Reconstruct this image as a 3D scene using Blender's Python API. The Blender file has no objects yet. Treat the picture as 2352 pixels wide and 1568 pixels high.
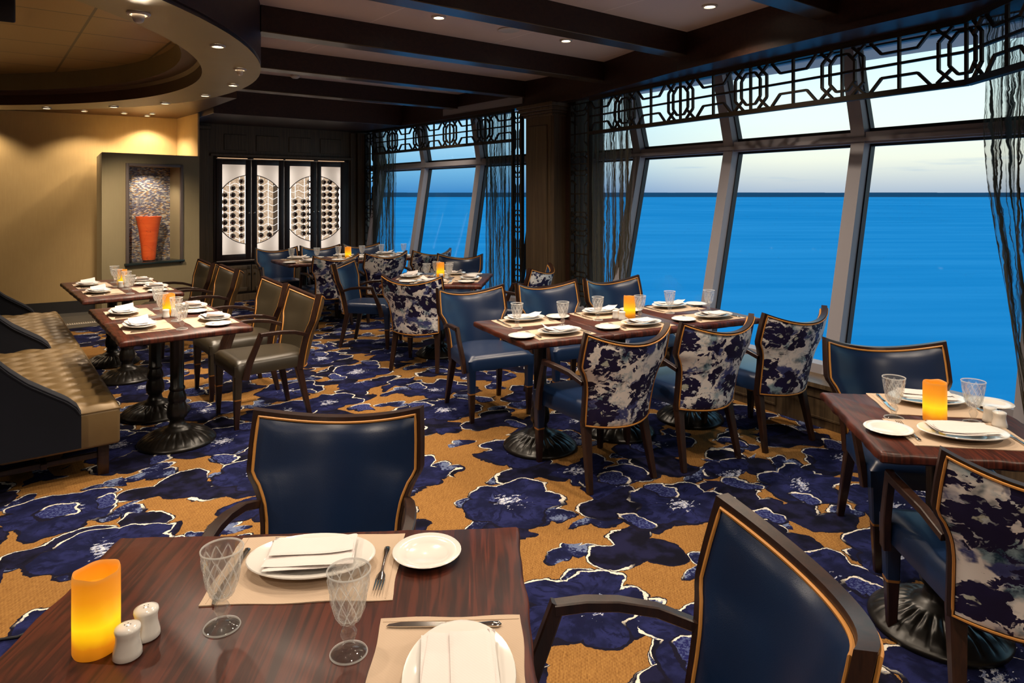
import bpy, bmesh, math, random
from mathutils import Vector, Matrix, Euler
from math import sin, cos, pi, radians, sqrt, atan2, hypot
scene = bpy.context.scene
col = scene.collection
random.seed(7)

# ------------------------------------------------------------------ camera, sky, exposure
CAMH = 1.62
F = 1568.0
CX, CY = 1176.0, 443.0
cam_data = bpy.data.cameras.new('camera')
cam_data.lens = 24.0; cam_data.sensor_width = 36.0; cam_data.sensor_fit = 'HORIZONTAL'
cam_data.shift_y = (CY - 784.0) / 2352.0
cam_data.clip_start = 0.05; cam_data.clip_end = 20000
cam = bpy.data.objects.new('camera', cam_data); col.objects.link(cam)
cam.location = (0, 0, CAMH); cam.rotation_euler = (radians(90), 0, 0)
scene.camera = cam
scene.view_settings.view_transform = 'Standard'
scene.view_settings.look = 'None'
scene.view_settings.gamma = 1.0
scene.view_settings.use_curve_mapping = False
scene.view_settings.exposure = 0.0

def lin(c):
    c = c / 255.0
    return c / 12.92 if c <= 0.04045 else ((c + 0.055) / 1.055) ** 2.4
def RGB(r, g, b): return (lin(r), lin(g), lin(b), 1.0)

# tiny expression layer over shader nodes -------------------------------------------------
class S:
    def __init__(s, g, sock): s.g, s.s = g, sock
    def __add__(s, o): return s.g.m('ADD', s, o)
    __radd__ = __add__
    def __sub__(s, o): return s.g.m('SUBTRACT', s, o)
    def __rsub__(s, o): return s.g.m('SUBTRACT', o, s)
    def __mul__(s, o): return s.g.m('MULTIPLY', s, o)
    __rmul__ = __mul__
    def __truediv__(s, o): return s.g.m('DIVIDE', s, o)
class Graph:
    def __init__(s, nt): s.nt = nt; s._c = None
    def put(s, sock, v):
        if isinstance(v, S): s.nt.links.new(v.s, sock)
        elif v is not None:
            try: sock.default_value = v
            except Exception:
                sock.default_value = (v, v, v)
    def node(s, t, ins=None, **props):
        n = s.nt.nodes.new(t)
        for k, v in props.items(): setattr(n, k, v)
        for k, v in (ins or {}).items(): s.put(n.inputs[k], v)
        return n
    def m(s, op, a, b=None, c=None, clamp=False):
        n = s.nt.nodes.new('ShaderNodeMath'); n.operation = op; n.use_clamp = clamp
        s.put(n.inputs[0], a)
        if b is not None: s.put(n.inputs[1], b)
        if c is not None: s.put(n.inputs[2], c)
        return S(s, n.outputs[0])
    def vm(s, op, a, b=None, scale=None):
        n = s.nt.nodes.new('ShaderNodeVectorMath'); n.operation = op
        s.put(n.inputs[0], a)
        if b is not None: s.put(n.inputs[1], b)
        if scale is not None: s.put(n.inputs['Scale'], scale)
        return S(s, n.outputs['Value' if op in ('LENGTH', 'DISTANCE', 'DOT_PRODUCT') else 'Vector'])
    def coords(s, kind='Object'):
        if s._c is None: s._c = s.nt.nodes.new('ShaderNodeTexCoord')
        return S(s, s._c.outputs[kind])
    def pos(s):
        return S(s, s.nt.nodes.new('ShaderNodeNewGeometry').outputs['Position'])
    def xyz(s, v):
        n = s.nt.nodes.new('ShaderNodeSeparateXYZ'); s.put(n.inputs[0], v)
        return [S(s, n.outputs[i]) for i in range(3)]
    def vec(s, x=0.0, y=0.0, z=0.0):
        n = s.nt.nodes.new('ShaderNodeCombineXYZ')
        for i, v in enumerate((x, y, z)): s.put(n.inputs[i], v)
        return S(s, n.outputs[0])
    def noise(s, v, scale=5, detail=3, rough=0.5, out='Fac', dist=0.0):
        n = s.node('ShaderNodeTexNoise', {'Vector': v, 'Scale': scale, 'Detail': detail, 'Roughness': rough, 'Distortion': dist})
        return S(s, n.outputs[out])
    def vor(s, v, scale=1.0, rnd=1.0, out='Distance', feature='F1'):
        n = s.nt.nodes.new('ShaderNodeTexVoronoi'); n.feature = feature
        s.put(n.inputs['Vector'], v); n.inputs['Scale'].default_value = scale; n.inputs['Randomness'].default_value = rnd
        return S(s, n.outputs[out])
    def step(s, v, lo, hi):          # smooth 0..1 as v goes lo..hi
        n = s.nt.nodes.new('ShaderNodeMapRange'); n.interpolation_type = 'SMOOTHSTEP'
        s.put(n.inputs[0], v); s.put(n.inputs[1], lo); s.put(n.inputs[2], hi)
        return S(s, n.outputs[0])
    def mix(s, f, a, b):
        n = s.nt.nodes.new('ShaderNodeMix'); n.data_type = 'RGBA'
        s.put(n.inputs[0], f); s.put(n.inputs[6], a); s.put(n.inputs[7], b)
        return S(s, n.outputs[2])
    def ramp(s, f, stops):
        n = s.nt.nodes.new('ShaderNodeValToRGB'); s.put(n.inputs[0], f)
        e = n.color_ramp.elements
        while len(e) < len(stops): e.new(0.5)
        for i, (p, c) in enumerate(stops): e[i].position = p; e[i].color = c
        return S(s, n.outputs[0])
    def bump(s, h, strength=0.3, dist=0.01):
        n = s.node('ShaderNodeBump', {'Height': h, 'Strength': strength, 'Distance': dist})
        return S(s, n.outputs[0])

MATS = {}
def material(name, fn=None, color=(0.8, 0.8, 0.8, 1), rough=0.5, metal=0.0, spec=0.5, coat=0.0, coat_rough=0.1, sheen=0.0, **kw):
    m = bpy.data.materials.new(name); m.use_nodes = True
    nt = m.node_tree; b = nt.nodes['Principled BSDF']
    b.inputs['Base Color'].default_value = color
    b.inputs['Roughness'].default_value = rough
    b.inputs['Metallic'].default_value = metal
    b.inputs['Specular IOR Level'].default_value = spec
    b.inputs['Coat Weight'].default_value = coat
    b.inputs['Coat Roughness'].default_value = coat_rough
    b.inputs['Sheen Weight'].default_value = sheen
    for k, v in kw.items(): b.inputs[k.replace('_', ' ')].default_value = v
    if fn:
        g = Graph(nt); fn(g, b)
    MATS[name] = m
    return m

# ------------------------------------------------------------------ world: dusk sky
w = bpy.data.worlds.new('dusk_sky'); scene.world = w; w.use_nodes = True
g = Graph(w.node_tree)
bgn = w.node_tree.nodes['Background']
d = g.coords('Generated')
x, y, z = g.xyz(d)
elev = z
side = g.m('ADD', x * 0.75, y * -0.15)       # pale side of the dusk sky lies to the right
pale = g.ramp(elev, [(0.0, RGB(165, 182, 200)), (0.012, RGB(186, 198, 206)), (0.045, RGB(232, 238, 222)), (0.12, RGB(226, 250, 246)), (0.24, RGB(186, 238, 255)), (0.42, RGB(140, 212, 250)), (0.8, RGB(120, 195, 245))])
deep = g.ramp(elev, [(0.0, RGB(60, 130, 190)), (0.03, RGB(105, 170, 212)), (0.07, RGB(150, 202, 230)), (0.14, RGB(176, 224, 244)), (0.3, RGB(130, 205, 242)), (0.8, RGB(110, 185, 240))])
sf = g.step(side, -0.2, 0.16)
skyc = g.mix(sf, deep, pale)
cl = g.noise(g.vec(x * 3.0, y * 3.0, z * 40.0), 2.0, 4, 0.55)
clm = g.m('MULTIPLY', g.step(cl, 0.56, 0.74), g.step(elev, 0.10, 0.02))
skyc = g.mix(clm * 0.35, skyc, RGB(120, 165, 205))
g.put(bgn.inputs[0], skyc)
bgn.inputs[1].default_value = 1.18

# ------------------------------------------------------------------ helpers
UA = radians(38.0)
U = Vector((cos(UA), sin(UA), 0)); N = Vector((-sin(UA), cos(UA), 0))
def uv(u, n, z=0.0):
    p = U * u + N * n; return Vector((p.x, p.y, z))
def px(x, y, z=0.0):             # where the photograph's ray meets the level z
    k = (CAMH - z) / (y - CY)
    return Vector(((x - CX) * k, F * k, z))
def tag(o, label=None, cat=None, group=None, kind=None):
    if label: o['label'] = label
    if cat: o['category'] = cat
    if group: o['group'] = group
    if kind: o['kind'] = kind
    return o
def empty(name, loc=(0, 0, 0), rz=0.0):
    o = bpy.data.objects.new(name, None); col.objects.link(o)
    o.location = loc; o.rotation_euler = (0, 0, rz); o.empty_display_size = 0.1
    return o
def finish(name, bm, mt, parent=None, smooth=True, angle=35, recalc=True):
    if recalc: bmesh.ops.recalc_face_normals(bm, faces=bm.faces)
    me = bpy.data.meshes.new(name); bm.to_mesh(me); bm.free()
    if smooth:
        me.polygons.foreach_set('use_smooth', [True] * len(me.polygons))
        me.set_sharp_from_angle(angle=radians(angle))
    for m in (mt if isinstance(mt, (list, tuple)) else [mt]):
        me.materials.append(MATS[m] if isinstance(m, str) else m)
    o = bpy.data.objects.new(name, me); col.objects.link(o)
    if parent: o.parent = parent
    return o
def dup(root, loc=None, rz=None, parent=None):
    c = root.copy(); col.objects.link(c)
    if parent is not None: c.parent = parent
    if loc is not None: c.location = loc
    if rz is not None: c.rotation_euler = (0, 0, rz)
    for ch in root.children: dup(ch, parent=c)
    return c
class B:
    """collects shapes into one bmesh"""
    def __init__(s): s.bm = bmesh.new()
    def add(s, verts, faces, mi=0):
        vs = [s.bm.verts.new(v) for v in verts]
        for f in faces:
            try:
                fc = s.bm.faces.new([vs[i] for i in f]); fc.material_index = mi
            except ValueError: pass
        return vs
    def box(s, c, d, bev=0.0, seg=2, M=None, mi=0):
        t = bmesh.new(); bmesh.ops.create_cube(t, size=1.0)
        bmesh.ops.scale(t, vec=d, verts=t.verts)
        if bev > 0: bmesh.ops.bevel(t, geom=t.edges[:], offset=bev, segments=seg, profile=0.5, affect='EDGES', clamp_overlap=True)
        bmesh.ops.translate(t, vec=c, verts=t.verts)
        if M is not None: bmesh.ops.transform(t, matrix=M, verts=t.verts)
        s.merge(t, mi); return s
    def merge(s, t, mi=0):
        t.verts.ensure_lookup_table(); t.verts.index_update()
        vs = [s.bm.verts.new(v.co) for v in t.verts]
        for f in t.faces:
            try:
                fc = s.bm.faces.new([vs[v.index] for v in f.verts]); fc.material_index = mi
            except ValueError: pass
        t.free()
    def prism(s, pts, z0, z1, mi=0):
        n = len(pts)
        a = [(p[0], p[1], z0) for p in pts] + [(p[0], p[1], z1) for p in pts]
        f = [tuple(range(n))[::-1], tuple(range(n, 2 * n))] + [(i, (i + 1) % n, n + (i + 1) % n, n + i) for i in range(n)]
        s.add(a, f, mi); return s
    def bar(s, a, b, wd, hd, up=(0, 0, 1), mi=0):
        a = Vector(a); b = Vector(b); t = (b - a).normalized(); up = Vector(up)
        r = t.cross(up)
        if r.length < 1e-5: r = t.cross(Vector((1, 0, 0)))
        r.normalize(); q = r.cross(t)
        vs = []
        for p in (a, b):
            for i, j in ((-1, -1), (1, -1), (1, 1), (-1, 1)):
                vs.append(p + r * (i * wd / 2) + q * (j * hd / 2))
        s.add(vs, [(3, 2, 1, 0), (4, 5, 6, 7), (0, 1, 5, 4), (1, 2, 6, 5), (2, 3, 7, 6), (3, 0, 4, 7)], mi); return s
    def tube(s, path, r, seg=8, closed=False, cap=True, mi=0, flat=1.0):
        P = [Vector(p) for p in path]; n = len(P)
        rs = r if isinstance(r, (list, tuple)) else [r] * n
        rings = []; prev = None
        for i in range(n):
            if closed: t = P[(i + 1) % n] - P[i - 1]
            else: t = P[min(i + 1, n - 1)] - P[max(i - 1, 0)]
            t.normalize()
            if prev is None:
                q = Vector((0, 0, 1)) if abs(t.z) < 0.9 else Vector((0, 1, 0))
                prev = (q - t * q.dot(t)).normalized()
            else:
                prev = (prev - t * prev.dot(t)).normalized()
            b = t.cross(prev)
            rings.append([s.bm.verts.new(P[i] + (prev * cos(2 * pi * k / seg) * flat + b * sin(2 * pi * k / seg)) * rs[i]) for k in range(seg)])
        for i in range(n if closed else n - 1):
            A, Bq = rings[i], rings[(i + 1) % n]
            for k in range(seg):
                f = s.bm.faces.new((A[k], A[(k + 1) % seg], Bq[(k + 1) % seg], Bq[k])); f.material_index = mi
        if cap and not closed:
            s.bm.faces.new(rings[0][::-1]).material_index = mi; s.bm.faces.new(rings[-1]).material_index = mi
        return s
    def lathe(s, prof, seg=24, fn=None, c=(0, 0, 0), sx=1.0, sy=1.0, a0=0.0, a1=2 * pi, mi=0):
        full = abs(a1 - a0 - 2 * pi) < 1e-6
        m = seg if full else seg + 1
        rings = []
        for j, (r, z) in enumerate(prof):
            if r < 1e-6: rings.append([s.bm.verts.new((c[0], c[1], c[2] + z))] * m); continue
            ring = []
            for k in range(m):
                a = a0 + (a1 - a0) * k / seg
                rr, zz = (r, z) if fn is None else fn(r, z, a, j)
                ring.append(s.bm.verts.new((c[0] + rr * cos(a) * sx, c[1] + rr * sin(a) * sy, c[2] + zz)))
            rings.append(ring)
        for A, Bq in zip(rings, rings[1:]):
            for k in range(seg):
                k2 = (k + 1) % m
                vs = []
                for v in (A[k], A[k2], Bq[k2], Bq[k]):
                    if v not in vs: vs.append(v)
                if len(vs) > 2:
                    try: s.bm.faces.new(vs).material_index = mi
                    except ValueError: pass
        return s
    def grid(s, fn, nu, nv, mi=0, flip=False):
        vs = [[s.bm.verts.new(fn(i / nu, j / nv)) for j in range(nv + 1)] for i in range(nu + 1)]
        for i in range(nu):
            for j in range(nv):
                q = (vs[i][j], vs[i + 1][j], vs[i + 1][j + 1], vs[i][j + 1])
                s.bm.faces.new(q[::-1] if flip else q).material_index = mi
        return vs
    def done(s, name, mt, parent=None, **k): return finish(name, s.bm, mt, parent, **k)

# ------------------------------------------------------------------ materials
def f_carpet(g, b):
    p = g.pos(); X, Y, Z = g.xyz(p)
    c, s_ = cos(UA), sin(UA)
    a = X * c + Y * s_; e = Y * c - X * s_
    base = g.vec(a, e, 0.0)
    wn = g.noise(base, 3.6, 2, 0.5, 'Color'); wf = g.noise(base, 17.0, 3, 0.6, 'Color')
    off1 = g.vm('SCALE', g.vm('SUBTRACT', wn, (0.5, 0.5, 0.5)), scale=0.24)
    off2 = g.vm('SCALE', g.vm('SUBTRACT', wf, (0.5, 0.5, 0.5)), scale=0.040)
    q = g.vm('ADD', g.vm('ADD', base, off1), off2)
    qx, qy, _ = g.xyz(q)
    fine = g.noise(base, 75, 2, 0.6)
    edge = g.noise(base, 8, 3, 0.6)
    def blobs(cell, ox, oy, rnd, R0, lobes, amp, aspect=1.0):
        v = g.vec((qx + ox) / cell, (qy + oy) / (cell * aspect), 0.0)
        pos = g.vor(v, 1.0, rnd, 'Position')
        dx, dy, _ = g.xyz(g.vm('SUBTRACT', v, pos))
        dx = dx * cell; dy = dy * cell
        r = g.m('SQRT', dx * dx + dy * dy)
        th = g.m('ARCTAN2', dy, dx)
        R = (g.m('ABSOLUTE', g.m('SINE', th * (lobes / 2.0))) * amp + (1.0 - amp)) * R0
        return r - R, r, th
    weave = g.noise(g.vec(a * 0.9 + e * 0.9, (e - a) * 9.0, 0.0), 12, 3, 0.7)
    knit = g.m('SINE', (a + e) * 260.0) * g.m('SINE', (e - a) * 260.0)
    out = g.mix(g.m('ADD', g.m('ADD', weave * 0.75, knit * 0.08), (g.noise(g.vec((a + e) * 1.0, (e - a) * 3.2, 0.0), 42, 2, 0.6) - 0.5) * 0.7), RGB(104, 66, 28), RGB(190, 142, 80))
    def layer(out, sd, th, fill, ph, w=1.0):
        jag = (fine - 0.5) * 0.008 + (g.noise(g.vec(a, e, ph), 11, 2, 0.6) - 0.5) * 0.034
        side = g.step(g.m('SINE', th + ph) + (g.noise(g.vec(e, a, ph), 5, 1) - 0.5) * 1.6, -0.25, 0.1)
        sdj = sd + jag
        out = g.mix(g.step(sdj, 0.0235, 0.0205), out, RGB(20, 18, 36))
        wh = g.m('MULTIPLY', g.step(sdj, 0.0175, 0.0145), side)
        wc = g.mix(g.step(fine, 0.30, 0.48), RGB(120, 128, 156), RGB(228, 220, 204))
        out = g.mix(wh, out, wc)
        return g.mix(g.step(sd + (fine - 0.5) * 0.008, 0.005, 0.002), out, fill)
    navy = g.mix(g.step(edge, 0.38, 0.62), RGB(18, 21, 52), RGB(34, 38, 84))
    dark = g.mix(g.step(edge, 0.4, 0.6), RGB(12, 11, 26), RGB(26, 26, 56))
    sd2, r2, th2 = blobs(0.54, 0.3, 0.05, 1.0, 0.158, 3, 0.62, 0.62)
    steel = g.mix(g.step(edge + (fine - 0.5) * 0.5, 0.52, 0.60), navy, RGB(104, 116, 148))
    out = layer(out, sd2, th2, steel, 0.4)
    sd, r, th = blobs(0.64, 0.1, 0.35, 0.9, 0.24, 3, 0.50, 0.85)
    out = layer(out, sd, th, dark, -0.3)
    sd3, r3, th3 = blobs(0.77, 0.55, 0.2, 0.6, 0.280, 5, 0.27, 0.9)
    streak = g.noise(g.vec(g.m('SINE', th3) * 2.2, g.m('COSINE', th3) * 2.2, r3 * 5.0), 3.0, 3, 0.65)
    fl = g.mix(g.step(streak, 0.50, 0.62), navy, RGB(18, 20, 52))
    flake = g.noise(g.vec(a * 1.0, e * 1.7, 0.0), 30, 3, 0.6)
    out = layer(out, sd3, th3, fl, 0.9)
    ctr = g.m('MULTIPLY', g.step(r3 + (flake - 0.5) * 0.34 + (fine - 0.5) * 0.05, 0.048, 0.036), g.step(sd3, 0.0, -0.02))
    out = g.mix(ctr, out, g.mix(g.step(fine, 0.4, 0.6), RGB(120, 130, 165), RGB(215, 215, 222)))
    sd4, r4, th4 = blobs(0.70, 0.2, 0.6, 1.0, 0.090, 2, 0.50, 0.9)
    out = layer(out, sd4, th4, g.mix(g.step(fine, 0.45, 0.6), RGB(30, 32, 84), RGB(70, 80, 124)), 1.2)
    pile = g.noise(base, 420, 1, 0.5)
    out = g.mix(pile * 0.35, out, g.mix(0.55, out, RGB(0, 0, 0)))
    g.put(b.inputs['Base Color'], out)
    g.put(b.inputs['Normal'], g.bump(pile, 0.5, 0.004))
material('carpet', f_carpet, rough=0.95, spec=0.1)

def f_floral(g, b):
    oi = g.nt.nodes.new('ShaderNodeObjectInfo')
    rnd = S(g, oi.outputs['Random'])
    X, Y, Z = g.xyz(g.coords('Object'))
    base = g.vec(X + rnd * 17.0, Z + rnd * 9.0, 0.0)
    wn = g.noise(base, 9, 4, 0.62, 'Color')
    q = g.vm('ADD', base, g.vm('SCALE', g.vm('SUBTRACT', wn, (0.5, 0.5, 0.5)), scale=0.13))
    qx, qy, _ = g.xyz(q)
    white = g.mix(g.noise(base, 6, 2), RGB(252, 246, 238), RGB(238, 234, 232))
    wash = g.noise(base, 6.5, 4, 0.6)
    out = g.mix(g.step(wash, 0.49, 0.62), white, g.mix(g.step(g.noise(base, 16, 4, 0.65), 0.38, 0.6), RGB(28, 62, 84), RGB(150, 178, 190)))
    wash2 = g.noise(g.vec(qx + 5.0, qy, 0.0), 8, 3, 0.6)
    out = g.mix(g.step(wash2, 0.53, 0.62), out, g.mix(g.noise(base, 20, 2), RGB(30, 34, 88), RGB(92, 100, 156)))
    def blobs(cell, ox, oy, rnd_, R0, lobes, amp):
        v = g.vec((qx + ox) / cell, (qy + oy) / cell, 0.0)
        pos = g.vor(v, 1.0, rnd_, 'Position')
        dx, dy, _ = g.xyz(g.vm('SUBTRACT', v, pos))
        dx = dx * cell; dy = dy * cell
        r = g.m('SQRT', dx * dx + dy * dy); th = g.m('ARCTAN2', dy, dx)
        return r - (g.m('ABSOLUTE', g.m('SINE', th * (lobes / 2.0))) * amp + (1.0 - amp)) * R0, r
    ink = g.mix(g.noise(base, 10, 2), RGB(22, 13, 34), RGB(34, 30, 78))
    sd, r = blobs(0.05, 0.0, 0.0, 1.0, 0.013, 3, 0.5)
    out = g.mix(g.m('MULTIPLY', g.step(sd, 0.002, 0.0), g.step(g.noise(base, 5, 1), 0.5, 0.56)), out, ink)
    sd, r = blobs(0.215, 0.03, 0.08, 1.0, 0.074, 5, 0.32)
    out = g.mix(g.step(sd, 0.003, 0.0), out, ink)
    out = g.mix(g.step(r, 0.014, 0.009), out, RGB(190, 195, 180))
    spl = g.noise(g.vec(qx + 2.0, qy * 1.3, 0.0), 7, 5, 0.7)
    out = g.mix(g.step(spl, 0.56, 0.575), out, ink)
    spk = g.noise(g.vec(qx * 1.0, qy * 1.6, 3.0), 34, 2, 0.5)
    out = g.mix(g.m('MULTIPLY', g.step(spk, 0.60, 0.63), g.step(g.noise(base, 4.5, 1), 0.45, 0.55)), out, g.mix(g.noise(base, 9, 1), RGB(180, 200, 210), RGB(236, 232, 230)))
    g.put(b.inputs['Base Color'], out)
material('floral_fabric', f_floral, rough=0.6, spec=0.3)

def f_leather(c1, c2):
    def f(g, b):
        p = g.coords('Object')
        n = g.noise(p, 3.0, 3)
        g.put(b.inputs['Base Color'], g.mix(n, c1, c2))
        v = g.vor(p, 420, 1.0)
        g.put(b.inputs['Normal'], g.bump(v, 0.12, 0.001))
    return f
material('leather_blue', f_leather(RGB(12, 30, 58), RGB(16, 38, 72)), rough=0.33, spec=0.5)
material('leather_brown', f_leather(RGB(46, 40, 30), RGB(58, 50, 37)), rough=0.34, spec=0.5)
def f_croc(g, b):
    p = g.coords('Object'); X, Y, Z = g.xyz(p)
    v = g.vor(g.vec(X * 1.0, Y, Z * 1.6), 60, 0.4)
    g.put(b.inputs['Base Color'], g.mix(v, RGB(112, 82, 34), RGB(60, 42, 16)))
    g.put(b.inputs['Normal'], g.bump(v, 0.5, 0.003))
material('croc_gold', f_croc, rough=0.4)
def f_grain(c1, c2, axis=0, sc=1.0, bump=0.1, along=0.6, across=26.0):
    def f(g, b):
        X, Y, Z = g.xyz(g.coords('Object'))
        k = [across, across, across]; k[axis] = along
        v = g.vec(X * k[0] * sc, Y * k[1] * sc, Z * k[2] * sc)
        n1 = g.noise(v, 1.6, 5, 0.65, dist=0.6)
        n2 = g.noise(v, 9.0, 2, 0.5)
        f_ = g.m('ADD', n1 * 0.75, n2 * 0.25)
        g.put(b.inputs['Base Color'], g.mix(g.step(f_, 0.33, 0.68), c1, c2))
        g.put(b.inputs['Normal'], g.bump(f_, bump, 0.002))
    return f
material('chair_wood', f_grain(RGB(30, 16, 11), RGB(50, 28, 18), 2, 1.0, 0.1, 2.0), rough=0.34, spec=0.5)
def f_table(g, b):
    X, Y, Z = g.xyz(g.coords('Object'))
    pl = g.m('FLOOR', X / 0.125)
    pr = g.noise(g.vec(pl * 3.7, 0.0, 0.0), 3.0, 0)
    v = g.vec(X * 14.0 + pl * 5.0, Y * 0.9 + pl * 3.3, 0.0)
    n1 = g.noise(v, 1.3, 4, 0.55, dist=0.5)
    rings = g.m('SINE', n1 * 46.0) * 0.5 + 0.5
    n2 = g.noise(g.vec(X * 120.0, Y * 1.6, 0.0), 1.6, 3)
    f_ = g.m('ADD', g.m('ADD', rings * 0.22, n1 * 0.5), n2 * 0.3)
    c = g.mix(g.step(f_, 0.3, 0.75), RGB(42, 15, 8), RGB(94, 39, 22))
    c = g.mix(g.step(pr, 0.35, 0.65) * 0.35, c, RGB(40, 18, 11))
    g.put(b.inputs['Base Color'], c)
    g.put(b.inputs['Normal'], g.bump(f_, 0.1, 0.002))
material('table_wood', f_table, rough=0.40, spec=0.38)
material('piping_gold', f_leather(RGB(170, 112, 48), RGB(205, 145, 72)), rough=0.45)
material('brass_ring', color=RGB(176, 122, 62), rough=0.3, metal=0.6)
def f_iron(g, b):
    n = g.noise(g.coords('Object'), 30, 3)
    g.put(b.inputs['Base Color'], g.mix(n, RGB(14, 13, 12), RGB(34, 29, 24)))
material('cast_iron', f_iron, rough=0.32, spec=0.6, metal=0.3)
material('porcelain', color=RGB(222, 218, 212), rough=0.12, spec=0.6, coat=0.3)
def f_cloth(c1, c2, sc=900, st=0.15):
    def f(g, b):
        p = g.coords('Object'); X, Y, Z = g.xyz(p)
        wv = g.m('SINE', X * sc) * g.m('SINE', Y * sc)
        n = g.noise(p, 7, 3)
        g.put(b.inputs['Base Color'], g.mix(n, c1, c2))
        g.put(b.inputs['Normal'], g.bump(g.m('ADD', wv * 0.2, g.noise(p, 22, 2)), st, 0.004))
    return f
material('napkin_linen', f_cloth(RGB(212, 203, 200), RGB(226, 218, 214)), rough=0.85, spec=0.1, sheen=0.2)
material('placemat_linen', f_cloth(RGB(176, 154, 132), RGB(196, 174, 152)), rough=0.85, spec=0.1)
material('steel', color=RGB(200, 196, 190), rough=0.12, metal=1.0)
def f_wax(g, b):
    X, Y, Z = g.xyz(g.coords('Object'))
    n = g.noise(g.coords('Object'), 22, 3)
    h = Z / 0.148 + (n - 0.5) * 0.12
    c = g.ramp(h, [(0.0, RGB(150, 84, 6)), (0.14, RGB(196, 116, 8)), (0.26, RGB(250, 186, 8)), (0.38, RGB(255, 222, 20)), (0.52, RGB(250, 186, 12)), (0.72, RGB(226, 140, 10)), (0.93, RGB(205, 120, 14)), (1.0, RGB(190, 120, 40))])
    g.put(b.inputs['Base Color'], RGB(170, 100, 34))
    g.put(b.inputs['Emission Color'], c)
    b.inputs['Emission Strength'].default_value = 0.95
material('candle_wax', f_wax, rough=0.45)

def shader_mat(name, build):
    m = bpy.data.materials.new(name); m.use_nodes = True; nt = m.node_tree
    nt.nodes.remove(nt.nodes['Principled BSDF'])
    g = Graph(nt); out = nt.nodes['Material Output']
    nt.links.new(build(g), out.inputs[0]); MATS[name] = m; return m
def sh_pane(g):
    t = g.node('ShaderNodeBsdfTransparent', {0: (0.985, 0.99, 0.99, 1)})
    gl = g.node('ShaderNodeBsdfGlossy', {'Roughness': 0.03})
    mx = g.node('ShaderNodeMixShader', {0: 0.008})
    g.nt.links.new(t.outputs[0], mx.inputs[1]); g.nt.links.new(gl.outputs[0], mx.inputs[2])
    return mx.outputs[0]
def sh_crystal(g):
    X, Y, Z = g.xyz(g.coords('Object'))
    th = g.m('ARCTAN2', Y, X); q = (Z - 0.062) * 74.0
    la = g.m('MINIMUM', g.m('ABSOLUTE', g.m('SINE', th * 5.0 + q)), g.m('ABSOLUTE', g.m('SINE', th * 5.0 - q)))
    zone = g.m('MULTIPLY', g.step(Z, 0.060, 0.066), g.step(Z, 0.150, 0.142))
    lat = g.m('MULTIPLY', g.step(la, 0.26, 0.08), zone)
    rad = g.m('SQRT', X * X + Y * Y)
    foot = g.m('MULTIPLY', g.step(rad, 0.0315, 0.0345), g.step(Z, 0.006, 0.004))
    rim = g.m('MAXIMUM', g.step(Z, 0.153, 0.156), foot)
    rf = g.node('ShaderNodeBsdfRefraction', {'IOR': 1.3, 'Roughness': 0.0, 'Color': (1, 1, 1, 1)})
    t = g.node('ShaderNodeBsdfTransparent', {0: (0.99, 0.995, 0.99, 1)})
    gl = g.node('ShaderNodeBsdfGlossy', {'Roughness': 0.04})
    df = g.node('ShaderNodeBsdfTranslucent', {0: (0.95, 0.95, 0.93, 1)}); d2 = g.node('ShaderNodeBsdfDiffuse', {0: (0.95, 0.95, 0.93, 1)})
    wh = g.node('ShaderNodeMixShader', {0: 0.5}); g.nt.links.new(df.outputs[0], wh.inputs[1]); g.nt.links.new(d2.outputs[0], wh.inputs[2])
    m0 = g.node('ShaderNodeMixShader', {0: 0.88}); g.nt.links.new(rf.outputs[0], m0.inputs[1]); g.nt.links.new(t.outputs[0], m0.inputs[2])
    lw = g.node('ShaderNodeLayerWeight', {'Blend': 0.25}); fc = S(g, lw.outputs['Facing'])
    mx = g.node('ShaderNodeMixShader', {0: g.m('ADD', g.m('POWER', fc, 2.5) * 0.30, 0.10, clamp=True)}); g.nt.links.new(m0.outputs[0], mx.inputs[1]); g.nt.links.new(gl.outputs[0], mx.inputs[2])
    fw = g.m('ADD', g.m('ADD', g.m('MAXIMUM', lat * 0.30, rim * 0.45), g.m('POWER', fc, 3.0) * 0.50), 0.03, clamp=True)  # white mixed into ridges, rim, foot and edges stands in for glints
    m3 = g.node('ShaderNodeMixShader', {0: fw}); g.nt.links.new(mx.outputs[0], m3.inputs[1]); g.nt.links.new(wh.outputs[0], m3.inputs[2])
    return m3.outputs[0]
shader_mat('crystal', sh_crystal)
shader_mat('window_glass', sh_pane)
def sh_frost(g):
    t = g.node('ShaderNodeBsdfTranslucent', {0: (0.97, 0.95, 0.92, 1)})
    d_ = g.node('ShaderNodeBsdfDiffuse', {0: (0.7, 0.68, 0.64, 1)})
    mx = g.node('ShaderNodeMixShader', {0: 0.08})
    g.nt.links.new(t.outputs[0], mx.inputs[1]); g.nt.links.new(d_.outputs[0], mx.inputs[2])
    return mx.outputs[0]
shader_mat('frosted_glass', sh_frost)
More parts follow.
